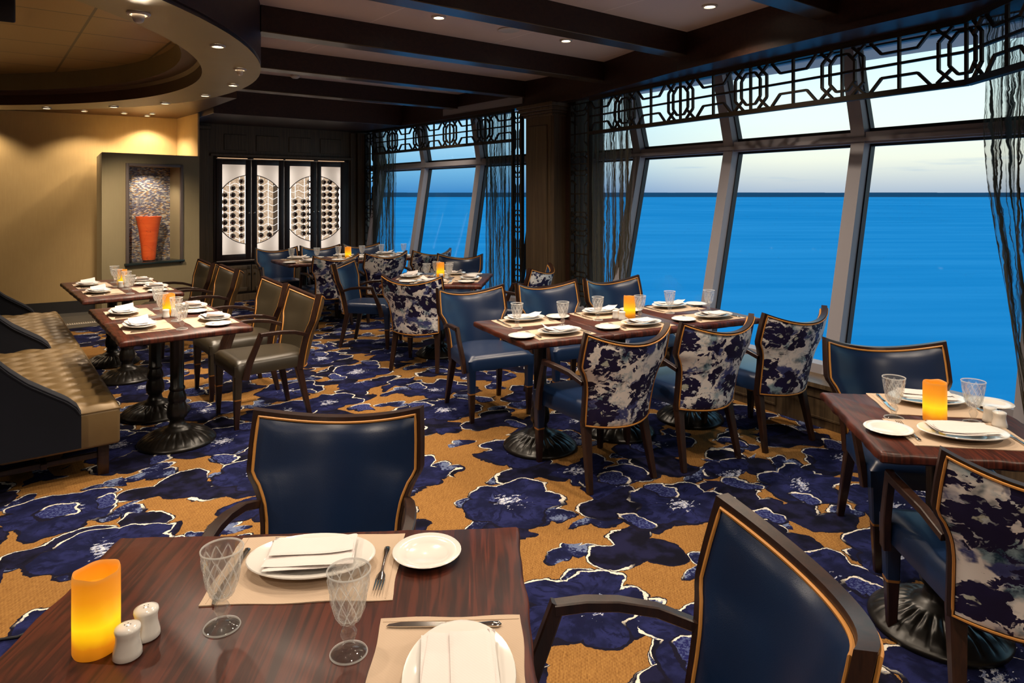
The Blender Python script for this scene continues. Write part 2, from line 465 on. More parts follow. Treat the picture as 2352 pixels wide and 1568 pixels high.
def sh_sheer(sx, op):
    def f(g):
        X, Y, Z = g.xyz(g.coords('UV'))
        warp = g.noise(g.vec(X * 4.0, Y * 2.6, 0.0), 4, 3) * 0.035
        th = g.noise(g.vec((X + warp) * sx, Y * 0.5, 0.0), 1.0, 4, 0.7)
        al = g.m('ADD', g.step(th, 0.45, 0.56) * 0.72, op, clamp=True)
        d_ = g.node('ShaderNodeBsdfDiffuse', {0: g.mix(th, RGB(52, 44, 32), RGB(96, 82, 58))})
        tl = g.node('ShaderNodeBsdfTranslucent', {0: RGB(90, 92, 80)})
        m1 = g.node('ShaderNodeMixShader', {0: 0.35}); g.nt.links.new(d_.outputs[0], m1.inputs[1]); g.nt.links.new(tl.outputs[0], m1.inputs[2])
        tr = g.node('ShaderNodeBsdfTransparent', {0: (1, 1, 1, 1)})
        mx = g.node('ShaderNodeMixShader', {0: al})
        g.nt.links.new(tr.outputs[0], mx.inputs[1]); g.nt.links.new(m1.outputs[0], mx.inputs[2])
        return mx.outputs[0]
    return f
shader_mat('sheer_curtain', sh_sheer(60, 0.30))
def emis(name, c, st):
    def f(g):
        e = g.node('ShaderNodeEmission', {0: c, 1: st}); return e.outputs[0]
    return shader_mat(name, f)
emis('lamp_glow', (1.0, 0.86, 0.66, 1), 14.0)
emis('led_glow', (1.0, 0.92, 0.86, 1), 1.6)
emis('slot_glow', (1.0, 0.62, 0.34, 1), 1.3)
emis('tube_glow', (1.0, 0.88, 0.78, 1), 8.0)
def sh_back(g):
    X, Y, Z = g.xyz(g.pos())
    e = g.node('ShaderNodeEmission', {0: g.mix(g.step(g.noise(g.pos(), 42, 4, 0.7), 0.35, 0.65), RGB(196, 160, 122), RGB(240, 214, 188)), 1: 0.85}); return e.outputs[0]
shader_mat('cabinet_light_panel', sh_back)
def f_wallpaper(c1, c2):
    def f(g, b):
        p = g.pos(); X, Y, Z = g.xyz(p)
        n = g.noise(g.vec(X * 60, Y * 60, Z * 5), 1.0, 3, 0.6)
        n2 = g.noise(p, 2.2, 4, 0.6)
        c = g.mix(g.m('ADD', n * 0.4, n2 * 0.6), c1, c2)
        g.put(b.inputs['Base Color'], c)
        g.put(b.inputs['Normal'], g.bump(n, 0.06, 0.002))
    return f
material('beige_wall', f_wallpaper(RGB(178, 148, 100), RGB(208, 178, 126)), rough=0.75, spec=0.2)
material('olive_wall', f_wallpaper(RGB(138, 124, 92), RGB(158, 142, 108)), rough=0.7, spec=0.2)
material('wall_wood', f_grain(RGB(66, 53, 38), RGB(98, 80, 58), 2, 1.0, 0.08, 0.8, 34.0), rough=0.42)
material('dark_wood', f_grain(RGB(34, 19, 14), RGB(54, 32, 22), 0, 1.0, 0.05, 1.0), rough=0.42, spec=0.4)
material('beam_soffit', color=RGB(84, 68, 50), metal=0.5, rough=0.3)
material('bronze', color=RGB(38, 29, 18), rough=0.45, metal=0.35)
def f_ceil(g, b):
    p = g.pos(); X, Y, Z = g.xyz(p)
    c, s_ = cos(UA), sin(UA)
    a = X * c + Y * s_; e = Y * c - X * s_
    la = g.m('ABSOLUTE', g.m('FRACT', a / 1.2) - 0.5)
    line = g.step(la, 0.494, 0.498)
    g.put(b.inputs['Base Color'], g.mix(line, g.mix(g.noise(p, 1.5, 2), RGB(196, 172, 158), RGB(206, 182, 166)), RGB(222, 202, 186)))
material('ceiling_panel', f_ceil, rough=0.6)
def f_tileceil(g, b):
    p = g.pos(); X, Y, Z = g.xyz(p)
    c, s_ = cos(UA), sin(UA)
    a = X * c + Y * s_; e = Y * c - X * s_
    la = g.m('ABSOLUTE', g.m('FRACT', a / 0.6) - 0.5); le = g.m('ABSOLUTE', g.m('FRACT', e / 0.6) - 0.5)
    line = g.step(g.m('MAXIMUM', la, le), 0.481, 0.489)
    dots = g.vor(g.vec(a * 60, e * 60, 0.0), 1.0, 0.0)
    tone = g.noise(g.vec(g.m('FLOOR', a / 0.6), g.m('FLOOR', e / 0.6), 0.0), 7.3, 0)
    cc = g.mix(tone, RGB(140, 104, 54), RGB(168, 130, 74))
    g.put(b.inputs['Base Color'], g.mix(line, cc, RGB(70, 50, 24)))
    g.put(b.inputs['Normal'], g.bump(g.m('ADD', tone * 0.4, dots * 0.2), 0.15, 0.01))
material('dome_tiles', f_tileceil, rough=0.35, metal=0.25)
def f_brushed(g, b):
    X, Y, Z = g.xyz(g.pos())
    n = g.noise(g.vec(X * 2, Y * 80, Z), 1.0, 4, 0.6)
    n2 = g.noise(g.pos(), 1.2, 4, 0.6)
    g.put(b.inputs['Base Color'], g.mix(g.m('ADD', n * 0.4, n2 * 0.6), RGB(128, 112, 74), RGB(168, 152, 108)))
    g.put(b.inputs['Roughness'], n * 0.15 + 0.36)
material('brushed_gold', f_brushed, metal=0.3)
material('soffit_brown', color=RGB(84, 56, 36), rough=0.4, metal=0.3)
def f_stone(g, b):
    X, Y, Z = g.xyz(g.pos()); c, s_ = cos(UA), sin(UA)
    a = X * c + Y * s_; e = Y * c - X * s_
    la = g.m('ABSOLUTE', g.m('FRACT', a / 0.6) - 0.5); le = g.m('ABSOLUTE', g.m('FRACT', (e - 0.33) / 0.6) - 0.5)
    line = g.step(g.m('MAXIMUM', la, le), 0.490, 0.495)
    g.put(b.inputs['Base Color'], g.mix(line, g.mix(g.noise(g.pos(), 3, 4), RGB(70, 66, 62), RGB(96, 92, 86)), RGB(120, 115, 106)))
material('stone_tile', f_stone, rough=0.45)
material('slate_base', f_wallpaper(RGB(40, 40, 42), RGB(56, 54, 54)), rough=0.45)
def f_mosaic(g, b):
    X, Y, Z = g.xyz(g.coords('Object'))
    n = g.nt.nodes.new('ShaderNodeTexBrick')
    g.put(n.inputs['Vector'], g.vec(X, Z, 0.0))
    n.inputs['Scale'].default_value = 1.0; n.inputs['Mortar Size'].default_value = 0.0016
    n.inputs['Brick Width'].default_value = 0.026; n.inputs['Row Height'].default_value = 0.0125
    n.inputs['Color1'].default_value = (0, 0, 0, 1); n.inputs['Color2'].default_value = (1, 1, 1, 1)
    n.inputs['Mortar'].default_value = (0.4, 0.4, 0.4, 1)
    row = g.m('FLOOR', Z / 0.0125)
    par = g.m('MODULO', g.m('ABSOLUTE', row), 2.0)
    cell = g.m('FLOOR', (X + par * 0.013) / 0.026)
    wn = g.nt.nodes.new('ShaderNodeTexWhiteNoise'); wn.noise_dimensions = '2D'
    g.put(wn.inputs['Vector'], g.vec(cell, row, 0.0))
    rv = S(g, wn.outputs['Value'])
    c = g.ramp(rv, [(0.0, RGB(34, 42, 78)), (0.22, RGB(60, 74, 116)), (0.36, RGB(122, 124, 128)), (0.62, RGB(196, 188, 172)), (0.84, RGB(150, 110, 62)), (1.0, RGB(92, 60, 30))])
    c.s.node.color_ramp.interpolation = 'CONSTANT'
    mort = S(g, n.outputs['Fac'])
    g.put(b.inputs['Base Color'], g.mix(mort, c, RGB(150, 140, 122)))
    g.put(b.inputs['Normal'], g.bump(rv, 0.12, 0.006))
material('mosaic', f_mosaic, rough=0.16)
def f_vase(g, b):
    p = g.coords('Object'); X, Y, Z = g.xyz(p)
    n = g.noise(g.vec(X * 3, Y * 3, Z * 22), 1.6, 4, 0.6)
    c = g.mix(n, RGB(206, 62, 22), RGB(246, 118, 58))
    crack = g.step(g.vor(g.vec(X * 1.0, Y, Z * 0.6), 7, 1.0, feature='DISTANCE_TO_EDGE'), 0.006, 0.0)
    spot = g.step(g.noise(p, 9, 3, 0.6), 0.62, 0.70)
    c = g.mix(g.m('MAXIMUM', crack * 0.6, spot * 0.45), c, RGB(92, 44, 26))
    g.put(b.inputs['Base Color'], c); g.put(b.inputs['Normal'], g.bump(n, 0.15, 0.004))
material('vase_glaze', f_vase, rough=0.35)
material('taupe_frame', color=RGB(96, 84, 78), rough=0.5)
material('black_granite', f_leather(RGB(18, 24, 24), RGB(44, 54, 52)), rough=0.15)
material('mullion_grey', color=RGB(140, 136, 142), rough=0.5)
material('gasket', color=RGB(14, 16, 22), rough=0.5)
material('cabinet_wood', f_grain(RGB(34, 25, 26), RGB(50, 38, 36), 2, 1.0, 0.05, 1.0), rough=0.35)
material('trim_white', color=RGB(196, 184, 168), rough=0.4)
def f_satin(g, b):
    p = g.coords('Object'); n = g.noise(p, 5, 3)
    g.put(b.inputs['Base Color'], g.mix(n, RGB(98, 78, 48), RGB(126, 102, 66)))
material('satin_gold', f_satin, rough=0.42, metal=0.25)
material('navy_velvet', f_leather(RGB(11, 12, 19), RGB(18, 20, 30)), rough=0.8, sheen=0.05, spec=0.2)
def f_sea(g, b):
    p = g.pos(); X, Y, Z = g.xyz(p)
    n = g.noise(g.vec(X * 0.006, Y * 0.05, 0.0), 1.0, 5, 0.6)
    n2 = g.noise(g.vec(X * 0.0012, Y * 0.003, 0.0), 1.0, 3, 0.6)
    f_ = g.m('ADD', n * 0.5, n2 * 0.5)
    g.put(b.inputs['Base Color'], g.mix(g.step(f_, 0.35, 0.65), (0.022, 0.325, 0.56, 1), (0.085, 0.43, 0.66, 1)))
material('sea_water', f_sea, rough=1.0, spec=0.0)
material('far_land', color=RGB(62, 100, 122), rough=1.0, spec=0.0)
material('bottle_glass', color=RGB(52, 48, 42), rough=0.08, spec=0.8)
material('bottle_foil', color=RGB(70, 22, 30), rough=0.3, metal=0.5)
material('chrome', color=RGB(210, 205, 198), rough=0.15, metal=1.0)
material('knob_brass', color=RGB(170, 135, 80), rough=0.25, metal=1.0)
# ------------------------------------------------------------------ room frame
ZC = 2.945           # main ceiling
ZB = 2.76            # underside of beams
ZR = 2.52            # underside of the ring soffit
ZF = 2.64            # underside of the window fascia
ZL = 2.69            # low ceiling by the beige wall
O = Vector((0.85, 0.527, 0)); D = Vector((0.527, -0.85, 0))
def od(dv, o, z=0.0):
    p = O * o + D * dv; return Vector((p.x, p.y, z))
def at(x, y, z):     # photograph ray -> point on level z (above or below the eye)
    k = (CAMH - z) / (y - CY); return Vector(((x - CX) * k, F * k, z))
def struct(b, name, mt, parent=None, **k):
    o = b.done(name, mt, parent, **k)
    if parent is None: o['kind'] = 'structure'
    return o
def P2(*pts): return [(p.x, p.y) for p in pts]
def wallstrip(b, pts, z0, z1, th, side=1):
    """vertical slab following a polyline; th to the side of travel"""
    pts = [Vector((p.x, p.y, 0)) for p in pts]
    off = []
    for i in range(len(pts)):
        a = pts[max(i - 1, 0)]; c = pts[min(i + 1, len(pts) - 1)]
        t = (c - a).normalized(); n = Vector((-t.y, t.x, 0)) * side
        if 0 < i < len(pts) - 1:
            t1 = (pts[i] - pts[i - 1]).normalized(); cc = max(0.5, Vector((-t1.y, t1.x, 0)).dot(n * side))
            n = n / cc
        off.append(pts[i] + n * th)
    for i in range(len(pts) - 1):
        b.prism(P2(pts[i], pts[i + 1], off[i + 1], off[i]), z0, z1)
    return b

# floor
b = B(); b.prism(P2(uv(-7.5, -3.2), uv(4.55, -3.2), od(1.4, 4.62), od(-6.15, 4.62), uv(5.12, 6.0), uv(5.12, 11.3), uv(-7.5, 11.3)), -0.12, 0.0)
struct(b, 'floor', 'carpet', smooth=False)
b = B(); b.prism(P2(uv(-7.0, 9.66), uv(2.25, 9.66), uv(2.25, 11.2), uv(-7.0, 11.2)), -0.02, 0.006)
struct(b, 'floor', 'stone_tile', smooth=False)

# ceilings
b = B(); b.prism(P2(uv(-7.5, -3.2), uv(7.0, -3.2), uv(7.0, 11.3), uv(-7.5, 11.3)), ZC, ZC + 0.12)
struct(b, 'ceiling', 'ceiling_panel', smooth=False)
RC = Vector((-5.31, 3.69, 0)); R1, R2, R3 = 3.71, 3.31, 3.17
b = B(); b.lathe([(R1, ZC), (R1, ZR + 0.03), (R1 - 0.012, ZR + 0.024), (R1 - 0.012, ZR + 0.012), (R1, ZR + 0.006), (R1, ZR)], 128, c=RC)
struct(b, 'ceiling', 'dark_wood', angle=30)
b = B(); b.lathe([(R1, ZR), (R2, ZR)], 128, c=RC)
struct(b, 'ceiling', 'brushed_gold', angle=30)
b = B(); b.lathe([(R2, ZR), (R2, 2.62), (R2 - 0.02, 2.65), (R3, 2.65)], 128, c=RC)
struct(b, 'ceiling', 'soffit_brown', angle=30)
b = B(); b.lathe([(R3, 2.65), (R3, 2.816)], 128, c=RC)
struct(b, 'ceiling', 'brushed_gold', angle=30)
b = B(); b.lathe([(R3, 2.816), (0.0, 2.816)], 128, c=RC)
struct(b, 'ceiling', 'dome_tiles')
# low ceiling by the beige wall (cut to follow the ring)
b = B()
pts = [uv(-7.2, 11.25), uv(-7.2, 6.0)]
arc = []
for i in range(61):
    a = radians(160) - radians(150) * i / 60
    p = RC + Vector((cos(a), sin(a), 0)) * (R1 + 0.004)
    if p.dot(U) < 2.3 and p.dot(N) > 6.0: arc.append(p)
lo = [uv(-7.2, 8.3)]
strip = B()
for i in range(40):
    u0 = -7.2 + 9.5 * i / 40; u1 = -7.2 + 9.5 * (i + 1) / 40
    def nmin(u):
        du = u - RC.dot(U); rn = RC.dot(N)
        return max(8.0, rn + sqrt(max(0.0, (R1 + 0.003) ** 2 - du * du)))
    strip.prism(P2(uv(u0, nmin(u0)), uv(u1, nmin(u1)), uv(u1, 11.25), uv(u0, 11.25)), ZL, ZC - 0.001)
struct(strip, 'ceiling', 'soffit_brown', smooth=False)

# walls -----------------------------------------------------------------------------------
wl = [Vector((-10.6, 4.6, 0)), Vector((-9.6, 6.2, 0)), Vector((-8.6, 7.35, 0)), Vector((-7.6, 8.15, 0)), Vector((-6.61, 8.81, 0)), Vector((-5.83, 9.26, 0)), Vector((-4.81, 9.85, 0))]
b = B(); wallstrip(b, wl, 0.0, ZL + 0.1, 0.12)
struct(b, 'wall_left', 'beige_wall', angle=25)
b = B(); wallstrip(b, wl[:-1] + [Vector((-5.70, 9.335, 0))], 0.0, 0.165, -0.012)
struct(b, 'baseboard_left', 'slate_base', angle=25)
b = B(); wallstrip(b, [Vector((-4.81, 9.85, 0)), Vector((-4.2, 9.17, 0))], 0.0, ZL, 0.02, -1)
struct(b, 'wall_left', 'beige_wall', smooth=False)
# niche block
NL = Vector((-4.94, 8.22, 0)); NR = Vector((-4.2, 9.17, 0)); nb = (NR - NL).normalized(); nin = Vector((-nb.y, nb.x, 0))
NBW = (NR - NL).length
def nbp(s, q, z=0.0):
    p = NL + nb * s + nin * q; return Vector((p.x, p.y, z))
def s_at(x):         # distance along the block's face seen at photo column x
    r = (x - CX) / F
    return (r * NL.y - NL.x) / (nb.x - r * nb.y)
s0, s1 = s_at(295), s_at(413); zn0, zn1 = 0.735, 1.955
HB = 2.112
b = B()
q = 0.28
LS = 0.333           # the block's left side runs back at a slant
b.prism(P2(nbp(0, 0), nbp(s0, 0), nbp(s0, q), nbp(LS * q, q)), 0, HB)
b.prism(P2(nbp(s1, 0), nbp(NBW, 0), nbp(NBW, q), nbp(s1, q)), 0, HB)
b.prism(P2(nbp(s0, 0), nbp(s1, 0), nbp(s1, q), nbp(s0, q)), 0, zn0)
b.prism(P2(nbp(s0, 0), nbp(s1, 0), nbp(s1, q), nbp(s0, q)), zn1, HB)
b.prism(P2(nbp(LS * q, q), nbp(NBW, q), nbp(NBW - 0.05, 0.86), nbp(LS * 1.2, 1.2)), 0, HB)
struct(b, 'wall_niche', 'olive_wall', smooth=False)
# mosaic back panel, local x along the wall
MX = Matrix(((nb.x, nin.x, 0, 0), (nb.y, nin.y, 0, 0), (0, 0, 1, 0), (0, 0, 0, 1)))
niche_rz = atan2(nb.y, nb.x)
b = B(); b.box(((s1 - s0) / 2, -0.006, (zn1 - zn0) / 2), (s1 - s0, 0.012, zn1 - zn0))
mo = struct(b, 'trim_mosaic', 'mosaic', smooth=False); mo.location = nbp(s0, q - 0.0005, zn0); mo.rotation_euler = (0, 0, niche_rz)
b = B()
fw = 0.035; W_ = s1 - s0; H_ = zn1 - zn0
b.box((-fw / 2, -0.012, H_ / 2), (fw, 0.03, H_ + 2 * fw), 0.005); b.box((W_ + fw / 2, -0.012, H_ / 2), (fw, 0.03, H_ + 2 * fw), 0.005)
b.box((W_ / 2, -0.012, H_ + fw / 2), (W_, 0.03, fw), 0.005)
fr = b.done('trim_niche_frame', 'taupe_frame'); fr['kind'] = 'structure'; fr.location = nbp(s0, 0, zn0); fr.rotation_euler = (0, 0, niche_rz)
b = B(); b.box((W_ / 2, 0.085, -0.014), (W_ + 0.10, 0.25, 0.03), 0.006)
sl = b.done('trim_niche_sill', 'black_granite'); sl['kind'] = 'structure'; sl.location = nbp(s0, 0, zn0 + 0.012); sl.rotation_euler = (0, 0, niche_rz)
# vase
b = B()
zt = 0.555
prof = [(0.0, 0.0), (0.093, 0.0), (0.098, 0.012), (0.102, 0.05), (0.113, 0.16), (0.130, 0.28), (0.150, 0.40), (0.170, 0.49), (0.186, zt - 0.02), (0.190, zt), (0.180, zt), (0.165, zt - 0.05), (0.12, zt - 0.25), (0.0, zt - 0.42)]
b.lathe([(r * 0.80, z) for r, z in prof], 40)
vz = b.done('vase', 'vase_glaze', angle=50)
sv = s_at(352); vz.location = nbp(sv, 0.125, zn0 + 0.0275)
tag(vz, 'tall flared orange glazed vase standing in the mosaic niche', 'vase')

# wood back wall with an opening for the wine cabinet -------------------------------------
NW = 10.65
def u_at(x, n):
    r = (x - CX) / F; return n * (sin(UA) + r * cos(UA)) / (cos(UA) - r * sin(UA))
ua, ub = u_at(490, NW), u_at(801, NW)
UR = 5.22
b = B()
b.prism(P2(uv(2.46, NW), uv(ua, NW), uv(ua, NW + 0.6), uv(2.46, NW + 0.6)), 0, ZC)
b.prism(P2(uv(ub, NW), uv(UR, NW), uv(UR, NW + 0.6), uv(ub, NW + 0.6)), 0, ZC)
b.prism(P2(uv(ua, NW), uv(ub, NW), uv(ub, NW + 0.6), uv(ua, NW + 0.6)), 2.17, ZC)
b.prism(P2(uv(ua, NW + 0.5), uv(ub, NW + 0.5), uv(ub, NW + 0.6), uv(ua, NW + 0.6)), 0, 2.17)
b.prism(P2(uv(UR - 0.001, NW + 0.002), uv(5.26, NW + 0.002), uv(5.26, NW + 0.6), uv(UR - 0.001, NW + 0.6)), 0, ZC)
struct(b, 'wall_back', 'wall_wood', smooth=False)
# raised panels, cornice and pilasters on the back wall
b = B()
def uvbox(b, u0, u1, n0, n1, z0, z1, bev=0.006):
    M = Matrix.Rotation(UA, 4, 'Z')
    b.box(((u0 + u1) / 2, (n0 + n1) / 2, (z0 + z1) / 2), (abs(u1 - u0), abs(n1 - n0), z1 - z0), bev, 1, M)
for xa, xb in ((514, 566), (588, 641), (663, 714), (735, 783)):
    uvbox(b, u_at(xa, NW), u_at(xb, NW), NW - 0.012, NW + 0.01, 2.26, 2.50)
uvbox(b, ua - 0.05, ub + 0.05, NW - 0.05, NW + 0.01, 2.165, 2.205)
uvbox(b, UR - 0.22, UR, NW - 0.06, NW + 0.01, 0, 2.62)
uvbox(b, ub + 0.02, ub + 0.12, NW - 0.03, NW + 0.01, 0, 2.62)
uvbox(b, 2.47, ua - 0.08, NW - 0.06, NW + 0.01, 0, 2.55)
uvbox(b, 2.47, ua - 0.05, NW - 0.10, NW + 0.01, 2.55, 2.60)
uvbox(b, 2.47, UR, NW - 0.07, NW + 0.01, 0.0, 0.10)
struct(b, 'trim_1', 'wall_wood', angle=30)

# window-side wall below the glass, with shelf --------------------------------------------
NEAR0, NEAR1 = -6.15, 1.4       # along D
FARN0, FARN1 = 6.29, 10.7       # along N
b = B()
b.prism(P2(od(NEAR0, 4.30), od(NEAR1, 4.30), od(NEAR1, 4.64), od(NEAR0, 4.64)), 0, 0.275)
b.prism(P2(uv(4.80, FARN0), uv(5.13, FARN0), uv(5.13, FARN1), uv(4.80, FARN1)), 0, 0.275)
struct(b, 'wall_right', 'wall_wood', smooth=False)
b = B()
b.prism(P2(od(NEAR0, 4.27), od(NEAR1, 4.27), od(NEAR1, 4.66), od(NEAR0, 4.66)), 0.275, 0.305)
b.prism(P2(uv(4.77, FARN0), uv(5.15, FARN0), uv(5.15, FARN1), uv(4.77, FARN1)), 0.275, 0.305)
struct(b, 'trim_2', 'wall_wood', smooth=False)
b = B()
for k in range(5):
    d0 = NEAR0 + 0.25 + k * 1.45
    for (z0, z1) in ((0.20, 0.212), (0.06, 0.072)):
        a_ = od(d0, 4.297, (z0 + z1) / 2); c_ = od(d0 + 1.2, 4.297, (z0 + z1) / 2); b.bar(a_, c_, 0.008, z1 - z0)
    for dd in (d0, d0 + 1.2):
        b.bar(od(dd, 4.297, 0.06), od(dd, 4.297, 0.212), 0.008, 0.012, up=O)
struct(b, 'trim_3', 'wall_wood')
# enclosure behind the camera
b = B()
b.prism(P2(uv(-7.5, -3.2), uv(5.4, -3.2), uv(5.4, -3.0), uv(-7.5, -3.0)), 0, ZC)
b.prism(P2(uv(-7.5, -3.0), uv(-7.4, -3.0), uv(-7.4, 11.3), uv(-7.5, 11.3)), 0, ZC)
b.prism(P2(uv(4.55, -3.2), uv(5.4, -3.2), od(1.4, 5.3), od(1.4, 4.3)), 0, ZC)
struct(b, 'wall_rear', 'olive_wall', smooth=False)

# windows ---------------------------------------------------------------------------------
def window(name, Q, s_list, prof, s0, s1, pane_kind):
    """Q(s,w,z)->world; prof: three (w,z) stations; mullions at s_list"""
    fr = B(); gk = B()
    (w0, z0), (w1, z1), (w2, z2) = prof
    up = Q(0, 1, 0) - Q(0, 0, 0)
    for s in s_list:
        fr.bar(Q(s, w0, z0), Q(s, w1, z1 + 0.01), 0.105, 0.13, up=up)
        fr.bar(Q(s, w1, z1 - 0.01), Q(s, w2, z2 + 0.1), 0.105, 0.13, up=up)
    al = (Q(1, 0, 0) - Q(0, 0, 0))
    fr.bar(Q(s0, w1 - 0.005, z1), Q(s1, w1 - 0.005, z1), 0.12, 0.085, up=(0, 0, 1))
    fr.bar(Q(s0, w1 - 0.03, z1 - 0.012), Q(s1, w1 - 0.03, z1 - 0.012), 0.12, 0.03, up=(0, 0, 1))
    fr.bar(Q(s0, w0 + 0.02, z0 + 0.03), Q(s1, w0 + 0.02, z0 + 0.03), 0.12, 0.085, up=(0, 0, 1))
    fr.bar(Q(s0, w2 - 0.02, z2), Q(s1, w2 - 0.02, z2), 0.16, 0.10, up=(0, 0, 1))
    o = fr.done(name, 'mullion_grey', smooth=False); o['kind'] = 'structure'
    edges = [s0] + list(s_list) + [s1]
    for a, c in zip(edges, edges[1:]):
        if c - a < 0.15: continue
        for (wa, za), (wb, zb) in (((w0, z0), (w1, z1)), ((w1, z1), (w2, z2))):
            m = 0.048; t = (zb - za); ww = 0.035
            ka, kb = 0.06 / t, 1 - 0.05 / t
            def R(s, k, dw=0.0): return Q(s, wa + (wb - wa) * k + dw, za + t * k)
            for sa in (a + m, c - m):
                gk.bar(R(sa, ka, ww), R(sa, kb, ww), 0.028, 0.05, up=up)
            for k in (ka, kb):
                gk.bar(R(a + m, k, ww), R(c - m, k, ww), 0.05, 0.024, up=(0, 0, 1))
            g_ = B(); g_.add([R(a + m, ka, ww + 0.02), R(c - m, ka, ww + 0.02), R(c - m, kb, ww + 0.02), R(a + m, kb, ww + 0.02)], [(0, 1, 2, 3)])
            g_.done('glass_pane', 'window_glass', o, smooth=False)
    gk.done('gasket', 'gasket', o, smooth=False)
    return o
Qn = lambda s, w, z: od(s, w, z)
Qf = lambda s, w, z: uv(w, s, z)
window('window_2', Qn, [-5.37, -4.17, -2.96, -1.76, -0.56, 0.64], ((4.56, 0.30), (4.935, 2.028), (4.745, 2.73)), -6.2, 1.4, 0)
window('window_1', Qf, [7.46, 8.90, 10.34], ((5.05, 0.30), (5.33, 2.03), (5.19, 2.73)), 6.32, 10.66, 0)
b = B()   # header above the glass
b.prism(P2(od(-6.3, 4.66), od(1.5, 4.66), od(1.5, 5.3), od(-6.3, 5.3)), 2.76, ZC + 0.05)
b.prism(P2(uv(5.12, 5.9), uv(5.7, 5.9), uv(5.7, 10.8), uv(5.12, 10.8)), 2.76, ZC + 0.05)
# outer corner filler between the two window walls, and hull post
struct(b, 'wall_header', 'mullion_grey', smooth=False)
# pillar
b = B()
uvbox(b, 5.10, 5.62, 5.79, 6.29, 0, 2.60, 0.03)
uvbox(b, 5.06, 5.62, 5.75, 6.33, 0, 0.14, 0.008)
b2 = B()
Mz = Matrix.Rotation(UA, 4, 'Z')
for k, (e, z0, z1) in enumerate(((0.012, 2.50, 2.53), (0.03, 2.53, 2.56), (0.055, 2.56, 2.60), (0.07, 2.60, 2.645))):
    uvbox(b, 5.10 - e, 5.62, 5.79 - e, 6.29 + e, z0, z1, 0.006)
uvbox(b, 5.085, 5.11, 5.87, 6.21, 0.25, 2.40, 0.008)
struct(b, 'trim_4', 'wall_wood', angle=30)
b = B()
b.prism(P2(uv(5.3, 5.62), uv(5.62, 5.5), uv(5.9, 5.8), uv(5.9, 6.3), uv(5.55, 6.3), uv(5.3, 5.9)), 0, ZC)
struct(b, 'wall_pier', 'dark_wood', smooth=False)
# fascia above the windows
inner = [uv(5.0, 10.65), uv(5.08, 9.0), uv(5.12, 5.3), uv(4.62, 3.65), uv(4.33, 2.24), uv(4.16, 1.15), uv(4.16, -0.6)]
outer = [uv(5.17, 10.65), uv(5.17, 9.0), uv(5.25, 5.3), uv(4.98, 3.65), uv(4.74, 2.24), uv(4.56, 1.15), uv(4.50, -0.6)]
b = B()
for i in range(len(inner) - 1):
    b.prism(P2(inner[i], inner[i + 1], outer[i + 1], outer[i]), ZF, ZC)
struct(b, 'trim_5', 'dark_wood', smooth=False)
b = B()   # stepped crown just below the fascia
for i in range(len(inner) - 1):
    a_, c_ = inner[i], inner[i + 1]
    b.bar((a_.x, a_.y, ZF + 0.02), (c_.x, c_.y, ZF + 0.02), 0.04, 0.045)
struct(b, 'trim_6', 'dark_wood', smooth=False)
# beams
ends = {2.23: 4.36, 3.62: 4.64, 4.95: 5.03, 6.36: 5.14, 7.78: 5.12}
bi = 7
for n_, ue in ends.items():
    du = RC.dot(N) - n_
    us = RC.dot(U) + sqrt(max(0.0, (R1 - 0.02) ** 2 - du * du)) if abs(du) < R1 - 0.1 else 0.2
    b = B()
    uvbox(b, us, ue, n_ - 0.075, n_ + 0.075, ZB + 0.004, ZC, 0.0)
    o = struct(b, 'trim_%d' % bi, 'dark_wood', smooth=False)
    b = B(); uvbox(b, us, ue, n_ - 0.078, n_ + 0.078, ZB - 0.004, ZB + 0.006, 0.002); b.done('beam_soffit', 'beam_soffit', o, smooth=False)
    bi += 1
b = B(); uvbox(b, 2.36, 5.2, 9.2, NW, 2.64, ZC, 0.004); struct(b, 'trim_%d' % bi, 'dark_wood', smooth=False)

